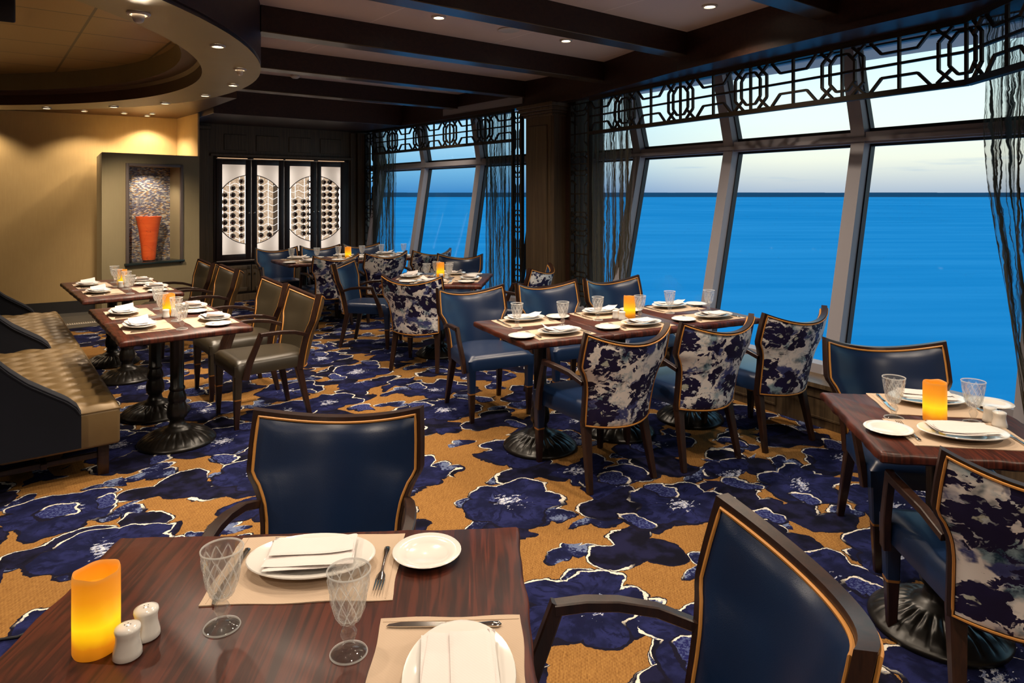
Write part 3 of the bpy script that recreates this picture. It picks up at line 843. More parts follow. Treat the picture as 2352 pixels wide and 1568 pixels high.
# fretwork --------------------------------------------------------------------------------
def fret_unit(P, h, c0, s_lo, s_hi, vertical=False):
    """line segments of the repeating motif, unit P centred on octagon positions c0+k*P"""
    segs = []
    k0 = int(math.floor((s_lo - c0) / P)) - 1; k1 = int(math.ceil((s_hi - c0) / P)) + 1
    for k in range(k0, k1 + 1):
        c = c0 + k * P; f = P / 0.89
        ow, oh, iw, ih, ic = 0.175 * f, 0.52 * h, 0.105 * f, 0.76 * h, 0.055 * f
        segs.append(((c, -h), (c, h)))
        segs.append(((c + P / 2, -h), (c + P / 2, h)))
        for sx in (-1, 1):
            segs.append(((c + sx * ow, -oh), (c + sx * ow, oh)))
            for sy in (-1, 1):
                segs.append(((c + sx * ow, sy * oh), (c + sx * 0.085 * f, sy * h)))
                segs.append(((c + sx * (iw - 0.012 * f), sy * (ih - 0.22 * h)), (c + sx * 0.185 * f, sy * h)))
                segs.append(((c + sx * iw, sy * ih * 0.55), (c + sx * (iw - ic), sy * ih)))
            segs.append(((c + sx * iw, -ih * 0.55), (c + sx * iw, ih * 0.55)))
        for sy in (-1, 1):
            segs.append(((c - (iw - ic), sy * ih), (c + (iw - ic), sy * ih)))
        m_ = c + P / 2
        for sy in (-1, 1):
            segs.append(((m_ - 0.215 * f, sy * h), (m_ - 0.13 * f, sy * 0.48 * h)))
            segs.append(((m_ + 0.215 * f, sy * h), (m_ + 0.13 * f, sy * 0.48 * h)))
            segs.append(((m_ - 0.13 * f, sy * 0.48 * h), (m_ + 0.13 * f, sy * 0.48 * h)))
    segs.append(((s_lo, 0), (s_hi, 0)))
    out = []
    for (a, c) in segs:
        (ax, ay), (cx_, cy_) = a, c
        if ax > cx_: ax, ay, cx_, cy_ = cx_, cy_, ax, ay
        if cx_ < s_lo or ax > s_hi: continue
        if ax < s_lo:
            t = (s_lo - ax) / (cx_ - ax); ay += (cy_ - ay) * t; ax = s_lo
        if cx_ > s_hi:
            t = (s_hi - ax) / (cx_ - ax); cy_ = ay + (cy_ - ay) * t; cx_ = s_hi
        if abs(ax - cx_) + abs(ay - cy_) > 1e-4: out.append(((ax, ay), (cx_, cy_)))
    return out
def path_fn(pts):
    L = [0.0]
    for a, c in zip(pts, pts[1:]): L.append(L[-1] + (c - a).length)
    def f(s):
        i = 0
        while i < len(pts) - 2 and s > L[i + 1]: i += 1
        return pts[i] + (pts[i + 1] - pts[i]) * ((s - L[i]) / (L[i + 1] - L[i]))
    return f, L
def fret_bars(b, segs, f, Lb, zc, nrm, w=0.016, dpt=0.022):
    for (a, c) in segs:
        cuts = [0.0] + sorted((q_ - a[0]) / (c[0] - a[0]) for q_ in Lb[1:-1] if c[0] != a[0] and a[0] < q_ < c[0]) + [1.0]
        for t0, t1 in zip(cuts, cuts[1:]):
            p0 = f(a[0] + (c[0] - a[0]) * t0); p1 = f(a[0] + (c[0] - a[0]) * t1)
            b.bar((p0.x, p0.y, zc + a[1] + (c[1] - a[1]) * t0), (p1.x, p1.y, zc + a[1] + (c[1] - a[1]) * t1), w, dpt, up=nrm)
def valance(name, pts, s_first, P, zb, zt, lab):
    f, L = path_fn(pts); b = B(); tot = L[-1]
    zc = (zb + zt) / 2; h = (zt - zb) / 2
    nrm = Vector((0.85, 0.53, 0))
    fret_bars(b, fret_unit(P, h, s_first, 0.0, tot), f, L, zc, nrm)
    fret = B()
    for a, c in zip(pts, pts[1:]):
        fret.bar((a.x, a.y, zb - 0.018), (c.x, c.y, zb - 0.018), 0.045, 0.036)
        fret.bar((a.x, a.y, zt + 0.022), (c.x, c.y, zt + 0.022), 0.045, 0.044)
    root = fret.done(name, 'bronze', smooth=False)
    b.done('fretwork', 'bronze', root, smooth=False)
    tag(root, lab, 'valance', kind=None)
    return f
def vpanel(pts2, z0, z1, P, c0, lab):
    """narrow upright panel between two plan points"""
    a, c = pts2; w = (c - a).length; t = (c - a).normalized(); nrm = Vector((-t.y, t.x, 0)); mid = (a + c) / 2
    fr = B()
    for p in (a, c): fr.bar((p.x, p.y, z0), (p.x, p.y, z1), 0.03, 0.045, up=nrm)
    b = B()
    for (p, q_) in fret_unit(P, w / 2, c0, z0, z1):
        A = mid + t * p[1]; C_ = mid + t * q_[1]
        b.bar((A.x, A.y, p[0]), (C_.x, C_.y, q_[0]), 0.012, 0.02, up=nrm)
    root = fr.done('fretwork_screen', 'bronze', smooth=False); b.done('fretwork', 'bronze', root, smooth=False)
    tag(root, lab, 'screen')
ZVB, ZVT = 2.28, 2.605
PA = Vector((0.88, 7.27, 0)); PB = Vector((2.65, 3.975, 0)); dv = (PB - PA).normalized()
PS = PA - dv * 0.47; PC = PB + Vector((-0.13, -0.99, 0)) * 1.3
def s_on(x):
    r = (x - CX) / F; return (r * PS.y - PS.x) / (dv.x - r * dv.y)
oct_s = [s_on(v) for v in (1435, 1561, 1722.5, 1934.6, 2223.5)]
Pn = (oct_s[3] - oct_s[0]) / 3.0
pS2 = PS + dv * s_on(1357)
valance('fretwork_valance', [pS2, PB, PC], oct_s[0] - s_on(1357), Pn, ZVB, ZVT, 'dark bronze fretwork valance across the top of the large near windows')
fs = lambda x: uv(5.14, 0) + N * 0
def n_on(x, u=5.14):
    r = (x - CX) / F; return (cos(UA) * u - r * sin(UA) * u) / (sin(UA) + r * cos(UA))
pF0, pF1 = uv(5.14, n_on(860)), uv(5.14, n_on(1179))
oF = [n_on(860) - n_on(v) for v in (901, 963, 1034, 1114)]
valance('fretwork_valance', [pF0, pF1], oF[0], (oF[3] - oF[0]) / 3.0, ZVB, ZVT, 'dark bronze fretwork valance across the top of the far smaller windows')
vpanel((PS + dv * s_on(1313), PS + dv * s_on(1355)), 0.31, ZVT, 0.66, 0.62, 'tall narrow fretwork screen right of the wood pillar')
vpanel((uv(5.14, n_on(1179)), uv(5.14, n_on(1199))), 0.31, ZVT, 0.66, 0.62, 'tall narrow fretwork screen left of the wood pillar')
vpanel((uv(5.14, n_on(841)), uv(5.14, n_on(860))), 0.31, ZVT, 0.66, 0.62, 'tall narrow fretwork screen in the far corner beside the wine cabinet wall')

# curtains --------------------------------------------------------------------------------
def curtain(fa, fb, z0, z1, folds, amp, lab, nrm, nu=72, nv=30, seed=0):
    """fa(z), fb(z): plan points of the two edges"""
    b = B(); rnd = random.Random(seed); ph = [rnd.uniform(0, 6.28) for _ in range(8)]
    def fn(i, j):
        z = z0 + (z1 - z0) * j; A = fa(z); C_ = fb(z); p = A + (C_ - A) * i
        t = (C_ - A).normalized()
        wv = sin(i * folds * 6.283 + ph[0] + 0.8 * sin(z * 2 + ph[1])) + 0.5 * sin(i * folds * 14.1 + ph[2] + z) + 0.3 * sin(z * 9 + i * 30)
        p = p + nrm * (amp * wv) + t * (amp * 0.4 * sin(i * folds * 9 + z * 3 + ph[3]))
        return Vector((p.x, p.y, z))
    b.grid(fn, nu, nv)
    uvl = b.bm.loops.layers.uv.new('UVMap')
    b.bm.verts.index_update()
    for f in b.bm.faces:
        for lp in f.loops:
            k = lp.vert.index; i, j = divmod(k, nv + 1)
            lp[uvl].uv = (i / nu + seed * 0.37, j / nv * 2.2)
    o = b.done('curtain', 'sheer_curtain', angle=180, recalc=False)
    tag(o, lab, 'curtain')
    return o
def near_pt(x, o_):
    r = (x - CX) / F; lam = o_ / (0.85 * r + 0.527); return Vector((r * lam, lam, 0))
O3 = Vector((O.x, O.y, 0))
curtain(lambda z: near_pt(1358, 4.60), lambda z: near_pt(1449 - 4 * (z < 1.0), 4.60), 0.31, 2.66, 7, 0.014, 'sheer crinkled curtain hanging just right of the wood pillar', O3, seed=1)
curtain(lambda z: near_pt(1322, 4.66), lambda z: near_pt(1358, 4.66), 0.31, 2.66, 3, 0.01, 'strip of sheer curtain behind the fretwork screen right of the pillar', O3, nu=30, seed=5)
def interp(tab, z):
    for (z0, v0), (z1, v1) in zip(tab, tab[1:]):
        if z <= z1 or (z1, v1) == tab[-1]:
            t = max(0.0, min(1.0, (z - z0) / (z1 - z0))); t = t * t * (3 - 2 * t) if False else t
            return v0 + (v1 - v0) * t
tabL = [(0.31, 2352), (0.55, 2338), (0.80, 2322), (1.2, 2300), (1.62, 2270), (2.0, 2260), (2.66, 2262)]
tabR = [(0.31, 2520), (0.80, 2505), (1.4, 2560), (2.0, 2640), (2.66, 2700)]
curtain(lambda z: near_pt(interp(tabL, z), 4.50), lambda z: near_pt(interp(tabR, z), 4.50), 0.31, 2.66, 7, 0.03, 'sheer dark striped curtain drawn back at the right end of the large windows', O3, nu=110, nv=40, seed=2)
def far_pt(x, u): return uv(u, n_on(x, u))
U3 = Vector((U.x, U.y, 0))
curtain(lambda z: far_pt(862, 5.2), lambda z: far_pt(907, 5.2), 0.31, 2.64, 6, 0.015, 'gathered sheer curtain at the left end of the far windows', U3, seed=3)
curtain(lambda z: far_pt(1115, 5.2), lambda z: far_pt(1176, 5.2), 0.31, 2.64, 7, 0.014, 'sheer crinkled curtain hanging just left of the wood pillar', U3, seed=4)

# sea, coast ------------------------------------------------------------------------------
b = B(); b.prism([(-9000, 20), (9000, 20), (9000, 14000), (-9000, 14000)], -22.1, -22.0)
struct(b, 'sea', 'sea_water', smooth=False)
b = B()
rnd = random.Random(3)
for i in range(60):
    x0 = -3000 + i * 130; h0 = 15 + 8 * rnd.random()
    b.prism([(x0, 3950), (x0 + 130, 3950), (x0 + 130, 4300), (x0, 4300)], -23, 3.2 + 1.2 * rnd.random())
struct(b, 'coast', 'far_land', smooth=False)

# wine cabinet ----------------------------------------------------------------------------
NC = NW - 0.02           # door face
cab = empty('wine_cabinet', uv((ua + ub) / 2, NC, 0), UA)
CWD = ub - ua; cxm = (ua + ub) / 2
def cl(x, n=NC): return u_at(x, n) - cxm          # local x of a photo column on the door face
tag(cab, 'built-in wine cabinet with four backlit glass doors in the dark wood wall', 'cabinet')
ZD0, ZD1 = 0.585, 2.13
b = B()
b.box((0, 0.25, 0.30), (CWD - 0.01, 0.46, 0.56), 0.004)
b.box((0, 0.25, 2.145), (CWD - 0.01, 0.46, 0.03), 0.004)
b.box((-CWD / 2 + 0.015, 0.25, 1.36), (0.02, 0.46, 1.54)); b.box((CWD / 2 - 0.015, 0.25, 1.36), (0.02, 0.46, 1.54))
b.box((0, -0.015, 0.592), (CWD + 0.04, 0.07, 0.022), 0.005)
b.box((cl(652), 0.25, 1.36), (0.03, 0.40, 1.54))
for (xa, xb) in ((-CWD / 2 + 0.002, cl(496) + 0.012), (cl(797) - 0.012, CWD / 2 - 0.002)):
    b.box(((xa + xb) / 2, 0.02, 1.36), (xb - xa, 0.03, 1.56), 0.002)
b.done('carcass', 'cabinet_wood', cab, angle=30)
b = B(); b.box((0, 0.46, 1.36), (CWD - 0.05, 0.006, 1.52)); b.done('light_panel', 'cabinet_light_panel', cab)
DN = 0.36
def cd(x): return u_at(x, NC + DN) - cxm
for xx, ww in ((511, 0.018), (638, 0.035), (667, 0.018), (780, 0.035)):
    b = B(); b.box((cd(xx), DN, 1.36), (ww, 0.01, 1.40)); b.done('light_strip', 'led_glow', cab)
for i in range(4):
    for xx in (((510, 564), (590, 640), (665, 713), (737, 782))[i]):
        sg = -1 if xx in (510, 590, 665, 737) else 1
        b = B(); b.box((cl(xx) + sg * 0.035, 0.10, 1.36), (0.018, 0.018, 1.36)); b.done('light_strip', 'tube_glow', cab)  # hidden tubes added behind the stiles to brighten the frosted panes
for (x0, x1) in ((499, 568), (582, 650), (655, 720), (730, 790)):
    b = B(); b.box(((cl(x0) + cl(x1)) / 2, -0.012, 2.139), (cl(x1) - cl(x0), 0.004, 0.006)); b.done('light_strip', 'slot_glow', cab)
edges = [496, 577, 652, 727, 797]; glass = [(510, 564), (590, 640), (665, 713), (737, 782)]
ZG0, ZG1 = 0.70, 2.045
for i in range(4):
    xl, xr = cl(edges[i]) + 0.004, cl(edges[i + 1]) - 0.004; gl, gr = cl(glass[i][0]), cl(glass[i][1])
    b = B(); th = 0.03
    b.box(((xl + gl) / 2, 0, (ZD0 + ZD1) / 2 + 0.01), (gl - xl, th, ZD1 - ZD0 - 0.03), 0.004)
    b.box(((xr + gr) / 2, 0, (ZD0 + ZD1) / 2 + 0.01), (xr - gr, th, ZD1 - ZD0 - 0.03), 0.004)
    b.box(((gl + gr) / 2, 0, (ZG1 + ZD1 - 0.005) / 2), (gr - gl, th, ZD1 - 0.005 - ZG1), 0.004)
    b.box(((gl + gr) / 2, 0, (ZG0 + ZD0 + 0.025) / 2), (gr - gl, th, ZG0 - ZD0 - 0.025), 0.004)
    door = b.done('door', 'cabinet_wood', cab, angle=30)
    cxc = cl(577 if i < 2 else 724.5); czc = 1.368; rad = 0.525
    def half(x): return sqrt(max(0.0, rad * rad - (x - cxc) ** 2))
    n_ = 20; up_ = []; dn_ = []
    fz = B(); fz2 = B()
    for k in range(n_):
        xa = gl + (gr - gl) * k / n_; xb = gl + (gr - gl) * (k + 1) / n_
        ha, hb = half(xa), half(xb)
        fz.add([(xa, 0.0, czc + ha), (xb, 0.0, czc + hb), (xb, 0.0, ZG1), (xa, 0.0, ZG1)], [(0, 1, 2, 3)])
        fz2.add([(xa, 0.0, ZG0), (xb, 0.0, ZG0), (xb, 0.0, czc - hb), (xa, 0.0, czc - ha)], [(0, 1, 2, 3)])
        up_.append((xa, -0.004, czc + ha)); dn_.append((xa, -0.004, czc - ha))
    up_.append((gr, -0.004, czc + half(gr))); dn_.append((gr, -0.004, czc - half(gr)))
    for q_ in (fz, fz2):
        bmesh.ops.remove_doubles(q_.bm, verts=q_.bm.verts, dist=1e-5); q_.done('frosted_pane', 'frosted_glass', door, smooth=False)
    for q_ in (up_, dn_):
        t_ = B(); t_.tube(q_, 0.006, 6); t_.done('arc_bar', 'gasket', door)
    b = B(); kx = gr + 0.045 if i % 2 == 0 else gl - 0.045
    b.lathe([(0.0, 0.0), (0.014, 0.0), (0.016, 0.006), (0.010, 0.012), (0.0, 0.014)], 16)
    kb = b.done('knob', 'chrome', door); kb.rotation_euler = (radians(90), 0, 0); kb.location = (kx, -0.015, 1.32)
# lower cupboard doors
for i in range(4):
    xl, xr = cl(edges[i]) + 0.006, cl(edges[i + 1]) - 0.006
    b = B(); b.box(((xl + xr) / 2, 0.0, 0.33), (xr - xl, 0.03, 0.40), 0.004)
    for zz in (0.17, 0.49): b.box(((xl + xr) / 2, -0.018, zz), (xr - xl - 0.02, 0.012, 0.06), 0.004)
    for xx in (xl + 0.035, xr - 0.035): b.box((xx, -0.018, 0.33), (0.06, 0.012, 0.38), 0.004)
    door = b.done('cupboard_door', 'wall_wood', cab, angle=30)
    kb = B(); kb.lathe([(0.0, 0.0), (0.006, 0.0), (0.006, 0.012), (0.015, 0.018), (0.012, 0.026), (0.0, 0.028)], 16)
    kk = kb.done('knob', 'knob_brass', door); kk.rotation_euler = (radians(90), 0, 0)
    kk.location = (xr - 0.035 if i % 2 == 0 else xl + 0.035, -0.024, 0.40)
# racks and bottles
cols = [(c_ + 0.0) for c_ in (517, 535.5, 555, 599, 618, 636, 676, 695, 709, 741, 755, 772)]
rows = [1.80 - 0.105 * k for k in range(9)]
for xx in (525, 547, 593, 613, 675, 696, 738, 755):
    rk = B(); rk.bar((cd(xx), 0.30, 0.68), (cd(xx), 0.30, 2.06), 0.006, 0.006, up=(0, 1, 0)); rk.done('rack_post', 'led_glow', cab)
for i in range(4):
    gl, gr = cd(glass[i][0]) - 0.02, cd(glass[i][1]) + 0.02
    for z in rows:
        rk = B()
        pts_ = [(gl + (gr - gl) * k / 18, 0.24, z - 0.05 + 0.018 * cos(k / 18 * 2 * pi * 2.2 + i)) for k in range(19)]
        rk.tube(pts_, 0.003, 5); rk.done('rack_wire', 'led_glow', cab)  # glow given to plain wires to paint their brightness in the backlit rack
bb = B(); bb.lathe([(0.0, 0.0), (0.034, 0.0), (0.037, 0.01), (0.037, 0.19), (0.030, 0.225), (0.015, 0.25), (0.0145, 0.27)], 14)
proto = bb.done('wine_bottle', 'bottle_glass', angle=60)
fb = B(); fb.lathe([(0.0150, 0.262), (0.0155, 0.266), (0.0155, 0.312), (0.0165, 0.316), (0.0, 0.318)], 14)
foil = fb.done('foil_cap', 'bottle_foil', proto)
first = True
which = ['leftmost', 'second', 'third', 'rightmost']
ords = ['topmost', 'second', 'third', 'fourth', 'fifth', 'sixth', 'seventh', 'eighth', 'lowest']
for ci, xx in enumerate(cols):
    gi = ci // 3
    cxc = cd(577 if gi < 2 else 724.5)
    for ri, z in enumerate(rows):
        lx = cd(xx)
        if (lx - cxc) ** 2 + (z - 1.368) ** 2 > 0.50 ** 2: continue
        if (ci in (4, 5) and ri < 7) or (ci in (6, 7) and ri in (0, 1, 2)): continue
        o = proto if first else dup(proto); first = False
        w_ = Matrix.Translation(cab.location) @ Matrix.Rotation(UA, 4, 'Z') @ Vector((lx, 0.36, z))
        o.location = w_; o.rotation_euler = (radians(90), 0, UA - radians(17)); o.scale = (1.1, 1.1, 1.0)
        tag(o, 'dark wine bottle behind the %s glass door, %s row, %s column' % (which[gi], ords[ri], ('left', 'middle', 'right')[ci % 3]), 'bottle', 'wine bottles behind the %s glass door' % which[gi])

# ceiling fittings ------------------------------------------------------------------------
LAMP = 0.62
def downlight(p, r, lab, power, spot=75, blend=0.7, aim=None, col_=(1.0, 0.80, 0.58), drop=False, grp='recessed downlights'):
    e = empty('downlight', p)
    tag(e, lab, 'ceiling light')
    b = B(); b.lathe([(r, 0.0), (r * 1.0, -0.006), (r * 0.92, -0.012), (r * 0.72, -0.012), (r * 0.66, -0.002), (r * 0.60, 0.0)], 28)
    b.done('trim_ring', 'trim_white', e)
    b = B(); b.lathe([(r * 0.62, -0.004), (0.0, -0.004)], 24); b.done('lens', 'lamp_glow', e)
    if drop:
        b = B(); b.lathe([(0.0, -0.052), (r * 0.22, -0.050), (r * 0.38, -0.044), (r * 0.48, -0.032), (r * 0.52, -0.016), (r * 0.52, -0.005)], 24); b.done('eyeball', 'trim_white', e)
    ld = bpy.data.lights.new('downlight_lamp', 'SPOT'); ld.energy = power * LAMP; ld.color = col_
    ld.spot_size = radians(spot); ld.spot_blend = blend; ld.shadow_soft_size = 0.035
    lo_ = bpy.data.objects.new('downlight_lamp', ld); col.objects.link(lo_)
    lo_.location = Vector(p) + Vector((0, 0, -0.03 if not drop else -0.07))
    if aim is not None:
        dr = Vector(aim) - lo_.location; lo_.rotation_euler = dr.to_track_quat('-Z', 'Y').to_euler()
    return e
# ------------------------------------------------------------------ chairs
def sweep(b, path, w, h, mi=0):
    """rectangular section along a path; w sideways, h vertical-ish"""
    P = [Vector(p) for p in path]; n = len(P); rings = []
    ws = w if isinstance(w, (list, tuple)) else [w] * n
    hs = h if isinstance(h, (list, tuple)) else [h] * n
    for i in range(n):
        t = (P[min(i + 1, n - 1)] - P[max(i - 1, 0)]).normalized()
        side = Vector((1, 0, 0)); side = (side - t * side.dot(t)).normalized(); up = t.cross(side)
        c = 0.22
        ring = []
        for sx, sy in ((-1, -1 + c), (-1 + c, -1), (1 - c, -1), (1, -1 + c), (1, 1 - c), (1 - c, 1), (-1 + c, 1), (-1, 1 - c)):
            ring.append(b.bm.verts.new(P[i] + side * (sx * ws[i] / 2) + up * (sy * hs[i] / 2)))
        rings.append(ring)
    m = len(rings[0])
    for A, C_ in zip(rings, rings[1:]):
        for k in range(m): b.bm.faces.new((A[k], A[(k + 1) % m], C_[(k + 1) % m], C_[k])).material_index = mi
    b.bm.faces.new(rings[0][::-1]); b.bm.faces.new(rings[-1])
def taper(b, p0, w0, p1, w1, mi=0):
    sweep(b, [p0, p1], [w0, w1], [w0, w1], mi)
def half_w(z):
    tab = [(0.34, 0.222), (0.45, 0.226), (0.54, 0.232), (0.60, 0.243), (0.65, 0.264), (0.688, 0.290), (0.78, 0.289), (0.90, 0.283)]
    return interp(tab, z)
def bsurf(s, t, off=0.0, inset=0.0):
    q = s * (1 - inset / 0.27)
    zt = 0.885 - 0.066 * (1 - q * q)
    z0 = 0.345 - 0.012 * (1 - q * q)
    z = z0 + inset + t * (zt - z0 - 2 * inset)
    hw = half_w(z) - inset
    q = s * hw / half_w(z)
    tt = max(0.0, (z - 0.35) / 0.53)
    y = -0.215 - 0.115 * tt ** 1.3 - (1 - q * q) * (0.098 + 0.040 * tt)
    return Vector((s * hw + off * -0.30 * q, y + off, z))
def make_chair(kind):
    lea = 'leather_brown' if kind == 'brown' else 'leather_blue'
    back = 'croc_gold' if kind == 'brown' else 'floral_fabric'
    root = empty('dining_chair')
    # seat
    b = B()
    def fn(i, j):
        a = 2 * i - 1; c = 2 * j - 1
        hw = 0.218 + 0.042 * j
        e = min(1 - abs(a), 1 - abs(c)); k = min(1.0, e / 0.22)
        rr = sqrt(max(0.0, 1 - (1 - k) ** 2))
        z = 0.435 + 0.030 * rr + 0.008 * (1 - a * a) * (1 - c * c)
        cr = 0.012 * (1 - k)
        return Vector((a * hw, -0.235 + 0.475 * j - (1 - a * a) * 0.085 * (1 - j) ** 2, z))
    nu = 16; vs = b.grid(fn, nu, nu)
    rim = [vs[i][0] for i in range(nu + 1)] + [vs[nu][j] for j in range(1, nu + 1)] + [vs[i][nu] for i in range(nu - 1, -1, -1)] + [vs[0][j] for j in range(nu - 1, 0, -1)]
    low = [b.bm.verts.new((v.co.x, v.co.y, 0.365)) for v in rim]
    for k in range(len(rim)):
        b.bm.faces.new((rim[k], rim[(k + 1) % len(rim)], low[(k + 1) % len(rim)], low[k]))
    b.bm.faces.new(low)
    b.done('seat', lea, root, angle=50)
    # frame
    b = B(); nu, nv = 20, 26
    g0 = b.grid(lambda i, j: bsurf(2 * i - 1, j, 0.008), nu, nv); g1 = b.grid(lambda i, j: bsurf(2 * i - 1, j, -0.027), nu, nv)
    def rimof(vs): return [vs[i][0] for i in range(nu + 1)] + [vs[nu][j] for j in range(1, nv + 1)] + [vs[i][nv] for i in range(nu - 1, -1, -1)] + [vs[0][j] for j in range(nv - 1, 0, -1)]
    r0, r1 = rimof(g0), rimof(g1)
    for k in range(len(r0)): b.bm.faces.new((r0[k], r0[(k + 1) % len(r0)], r1[(k + 1) % len(r0)], r1[k]))
    fr = b.done('back_frame', 'chair_wood', root, angle=40)
    IN = 0.0165
    def panel(off, pil, name, mt):
        b = B()
        def fn(i, j):
            a = 2 * i - 1; c = 2 * j - 1
            e = min(1 - abs(a), 1 - abs(c)); k = min(1.0, e / 0.3); rr = sqrt(max(0.0, 1 - (1 - k) ** 2))
            return bsurf(a, j, off + pil * rr, IN)
        b.grid(fn, 20, 26); return b.done(name, mt, root, angle=60)
    panel(0.008, 0.020, 'backrest', lea)
    panel(-0.028, -0.010, 'back_panel', back)
    def loop(off, inset):
        L = [bsurf(-1 + 2 * k / 16, 0, off, inset) for k in range(17)] + [bsurf(1, k / 24, off, inset) for k in range(1, 25)] + [bsurf(1 - 2 * k / 20, 1, off, inset) for k in range(1, 21)] + [bsurf(-1, 1 - k / 24, off, inset) for k in range(1, 24)]
        return L
    b = B(); b.tube(loop(0.012, IN), 0.0048, 6, closed=True); b.done('piping', 'piping_gold', root)
    b = B(); b.tube(loop(-0.032, IN - 0.005), 0.0042, 6, closed=True); b.done('piping', 'piping_gold', root)
    # arms
    for sx in (-1, 1):
        b = B()
        sweep(b, [(sx * 0.245, -0.268, 0.592), (sx * 0.264, -0.17, 0.626), (sx * 0.278, -0.08, 0.638), (sx * 0.283, 0.0, 0.640), (sx * 0.280, 0.075, 0.636)], [0.026, 0.030, 0.034, 0.036, 0.034], [0.026, 0.026, 0.026, 0.027, 0.028])
        sweep(b, [(sx * 0.280, 0.066, 0.648), (sx * 0.277, 0.10, 0.56), (sx * 0.270, 0.145, 0.45), (sx * 0.262, 0.170, 0.34)], 0.028, [0.034, 0.036, 0.042, 0.046])
        b.done('arm', 'chair_wood', root, angle=30)
    for sx in (-1, 1):
        b = B(); taper(b, (sx * 0.229, 0.212, 0.37), 0.056, (sx * 0.227, 0.214, 0.205), 0.046)
        lg = b.done('leg', lea, root, angle=30)
        b = B(); taper(b, (sx * 0.227, 0.214, 0.209), 0.049, (sx * 0.227, 0.214, 0.200), 0.049); b.done('ring', 'brass_ring', lg, angle=30)
        b = B(); taper(b, (sx * 0.227, 0.214, 0.200), 0.045, (sx * 0.226, 0.218, 0.0), 0.028); b.done('leg_tip', 'chair_wood', lg, angle=30)
        b = B(); taper(b, (sx * 0.196, -0.222, 0.37), 0.050, (sx * 0.222, -0.300, 0.0), 0.030)
        b.done('leg', 'chair_wood', root, angle=30)
    return root
BACK = 0.330
protoc = {}
def chair(kind, mid, th, label, group):
    th = radians(th)
    f = Vector((-sin(th), cos(th), 0)); p = mid + f * BACK
    if kind not in protoc:
        o = make_chair(kind); protoc[kind] = o
    else: o = dup(protoc[kind])
    o.location = (p.x, p.y, 0); o.rotation_euler = (0, 0, th)
    tag(o, label, 'chair', group)
    return o
def mid_px(a, c, z=0.885):
    return (px(a[0], a[1], z) + px(c[0], c[1], z)) / 2 * 1.0
def flat(v): return Vector((v.x, v.y, 0))

# ------------------------------------------------------------------ tables
def make_table(w, d_):
    root = empty('dining_table')
    b = B(); t = bmesh.new(); bmesh.ops.create_grid(t, x_segments=40, y_segments=40, size=0.5)
    rim = []
    rnd = random.Random(int(w * 100))
    t.free()
    nE = 36
    def edge(k):
        per = [(-1, -1), (1, -1), (1, 1), (-1, 1)]
        out = []
        for q in range(4):
            a, c = per[q], per[(q + 1) % 4]
            for i in range(k):
                s = i / k; out.append((a[0] + (c[0] - a[0]) * s, a[1] + (c[1] - a[1]) * s, s, q))
        return out
    E = edge(nE); ph = [rnd.uniform(0, 6) for _ in range(8)]
    rings = []
    for (ins, z) in ((0.010, 0.722), (0.0, 0.730), (0.0, 0.748), (0.003, 0.755), (0.010, 0.760)):
        ring = []
        for (x, y, s, q) in E:
            wob = 0.0022 * sin(s * 21 + ph[q]) + 0.0015 * sin(s * 47 + ph[q + 4])
            dz = 0.0 if z < 0.75 else 0.0012 * sin(s * 33 + ph[q])
            if z >= 0.7599: dz = 0
            X = x * (w / 2 - ins - (wob if abs(x) == 1 else 0)); Y = y * (d_ / 2 - ins - (wob if abs(y) == 1 else 0))
            ring.append(b.bm.verts.new((X, Y, z + dz)))
        rings.append(ring)
    m = len(rings[0])
    for A, C_ in zip(rings, rings[1:]):
        for k in range(m): b.bm.faces.new((A[k], A[(k + 1) % m], C_[(k + 1) % m], C_[k]))
    b.bm.faces.new(rings[0][::-1]); b.bm.faces.new(rings[-1])
    b.done('tabletop', 'table_wood', root, angle=50)
    b = B()
    def fn(r, z, a, j):
        if 0.10 < r < 0.222 and z < 0.085:
            m_ = sin((r - 0.10) / 0.122 * pi)
            z += 0.011 * m_ * abs(sin(a * 12)) ** 0.6 + 0.004 * m_ * sin(r * 260 + 3 * abs(sin(a * 12)))
        return r, z
    b.lathe([(0.0, 0.0), (0.232, 0.0), (0.236, 0.010), (0.232, 0.020), (0.222, 0.026), (0.212, 0.034), (0.195, 0.044), (0.175, 0.054), (0.155, 0.062), (0.135, 0.070), (0.115, 0.078), (0.10, 0.086), (0.082, 0.090), (0.078, 0.100), (0.060, 0.106), (0.050, 0.118), (0.045, 0.135)], 192, fn=fn)
    b.done('pedestal_base', 'cast_iron', root, angle=60)
    b = B()
    def fn2(r, z, a, j):
        if 0.16 < z < 0.34: r *= 1 + 0.05 * abs(sin(a * 5))
        elif z > 0.36: r *= 1 + 0.05 * cos(a * 8)
        return r, z
    b.lathe([(0.046, 0.13), (0.044, 0.15), (0.056, 0.165), (0.060, 0.19), (0.058, 0.22), (0.050, 0.25), (0.046, 0.262), (0.054, 0.275), (0.052, 0.30), (0.040, 0.335), (0.048, 0.345), (0.048, 0.355), (0.040, 0.365), (0.040, 0.70), (0.046, 0.705), (0.046, 0.716)], 40, fn=fn2)
    b.box((0, 0, 0.718), (min(0.4, w - 0.12), 0.06, 0.012)); b.box((0, 0, 0.718), (0.06, min(0.4, d_ - 0.12), 0.012))
    b.done('pedestal_column', 'cast_iron', root, angle=50)
    return root
tproto = {}
def table(w, d_, c, ang, label, group):
    key = (w, d_)
    o = dup(tproto[key]) if key in tproto else make_table(w, d_)
    tproto.setdefault(key, o)
    o.location = (c.x, c.y, 0); o.rotation_euler = (0, 0, radians(ang))
    tag(o, label, 'table', group); return o
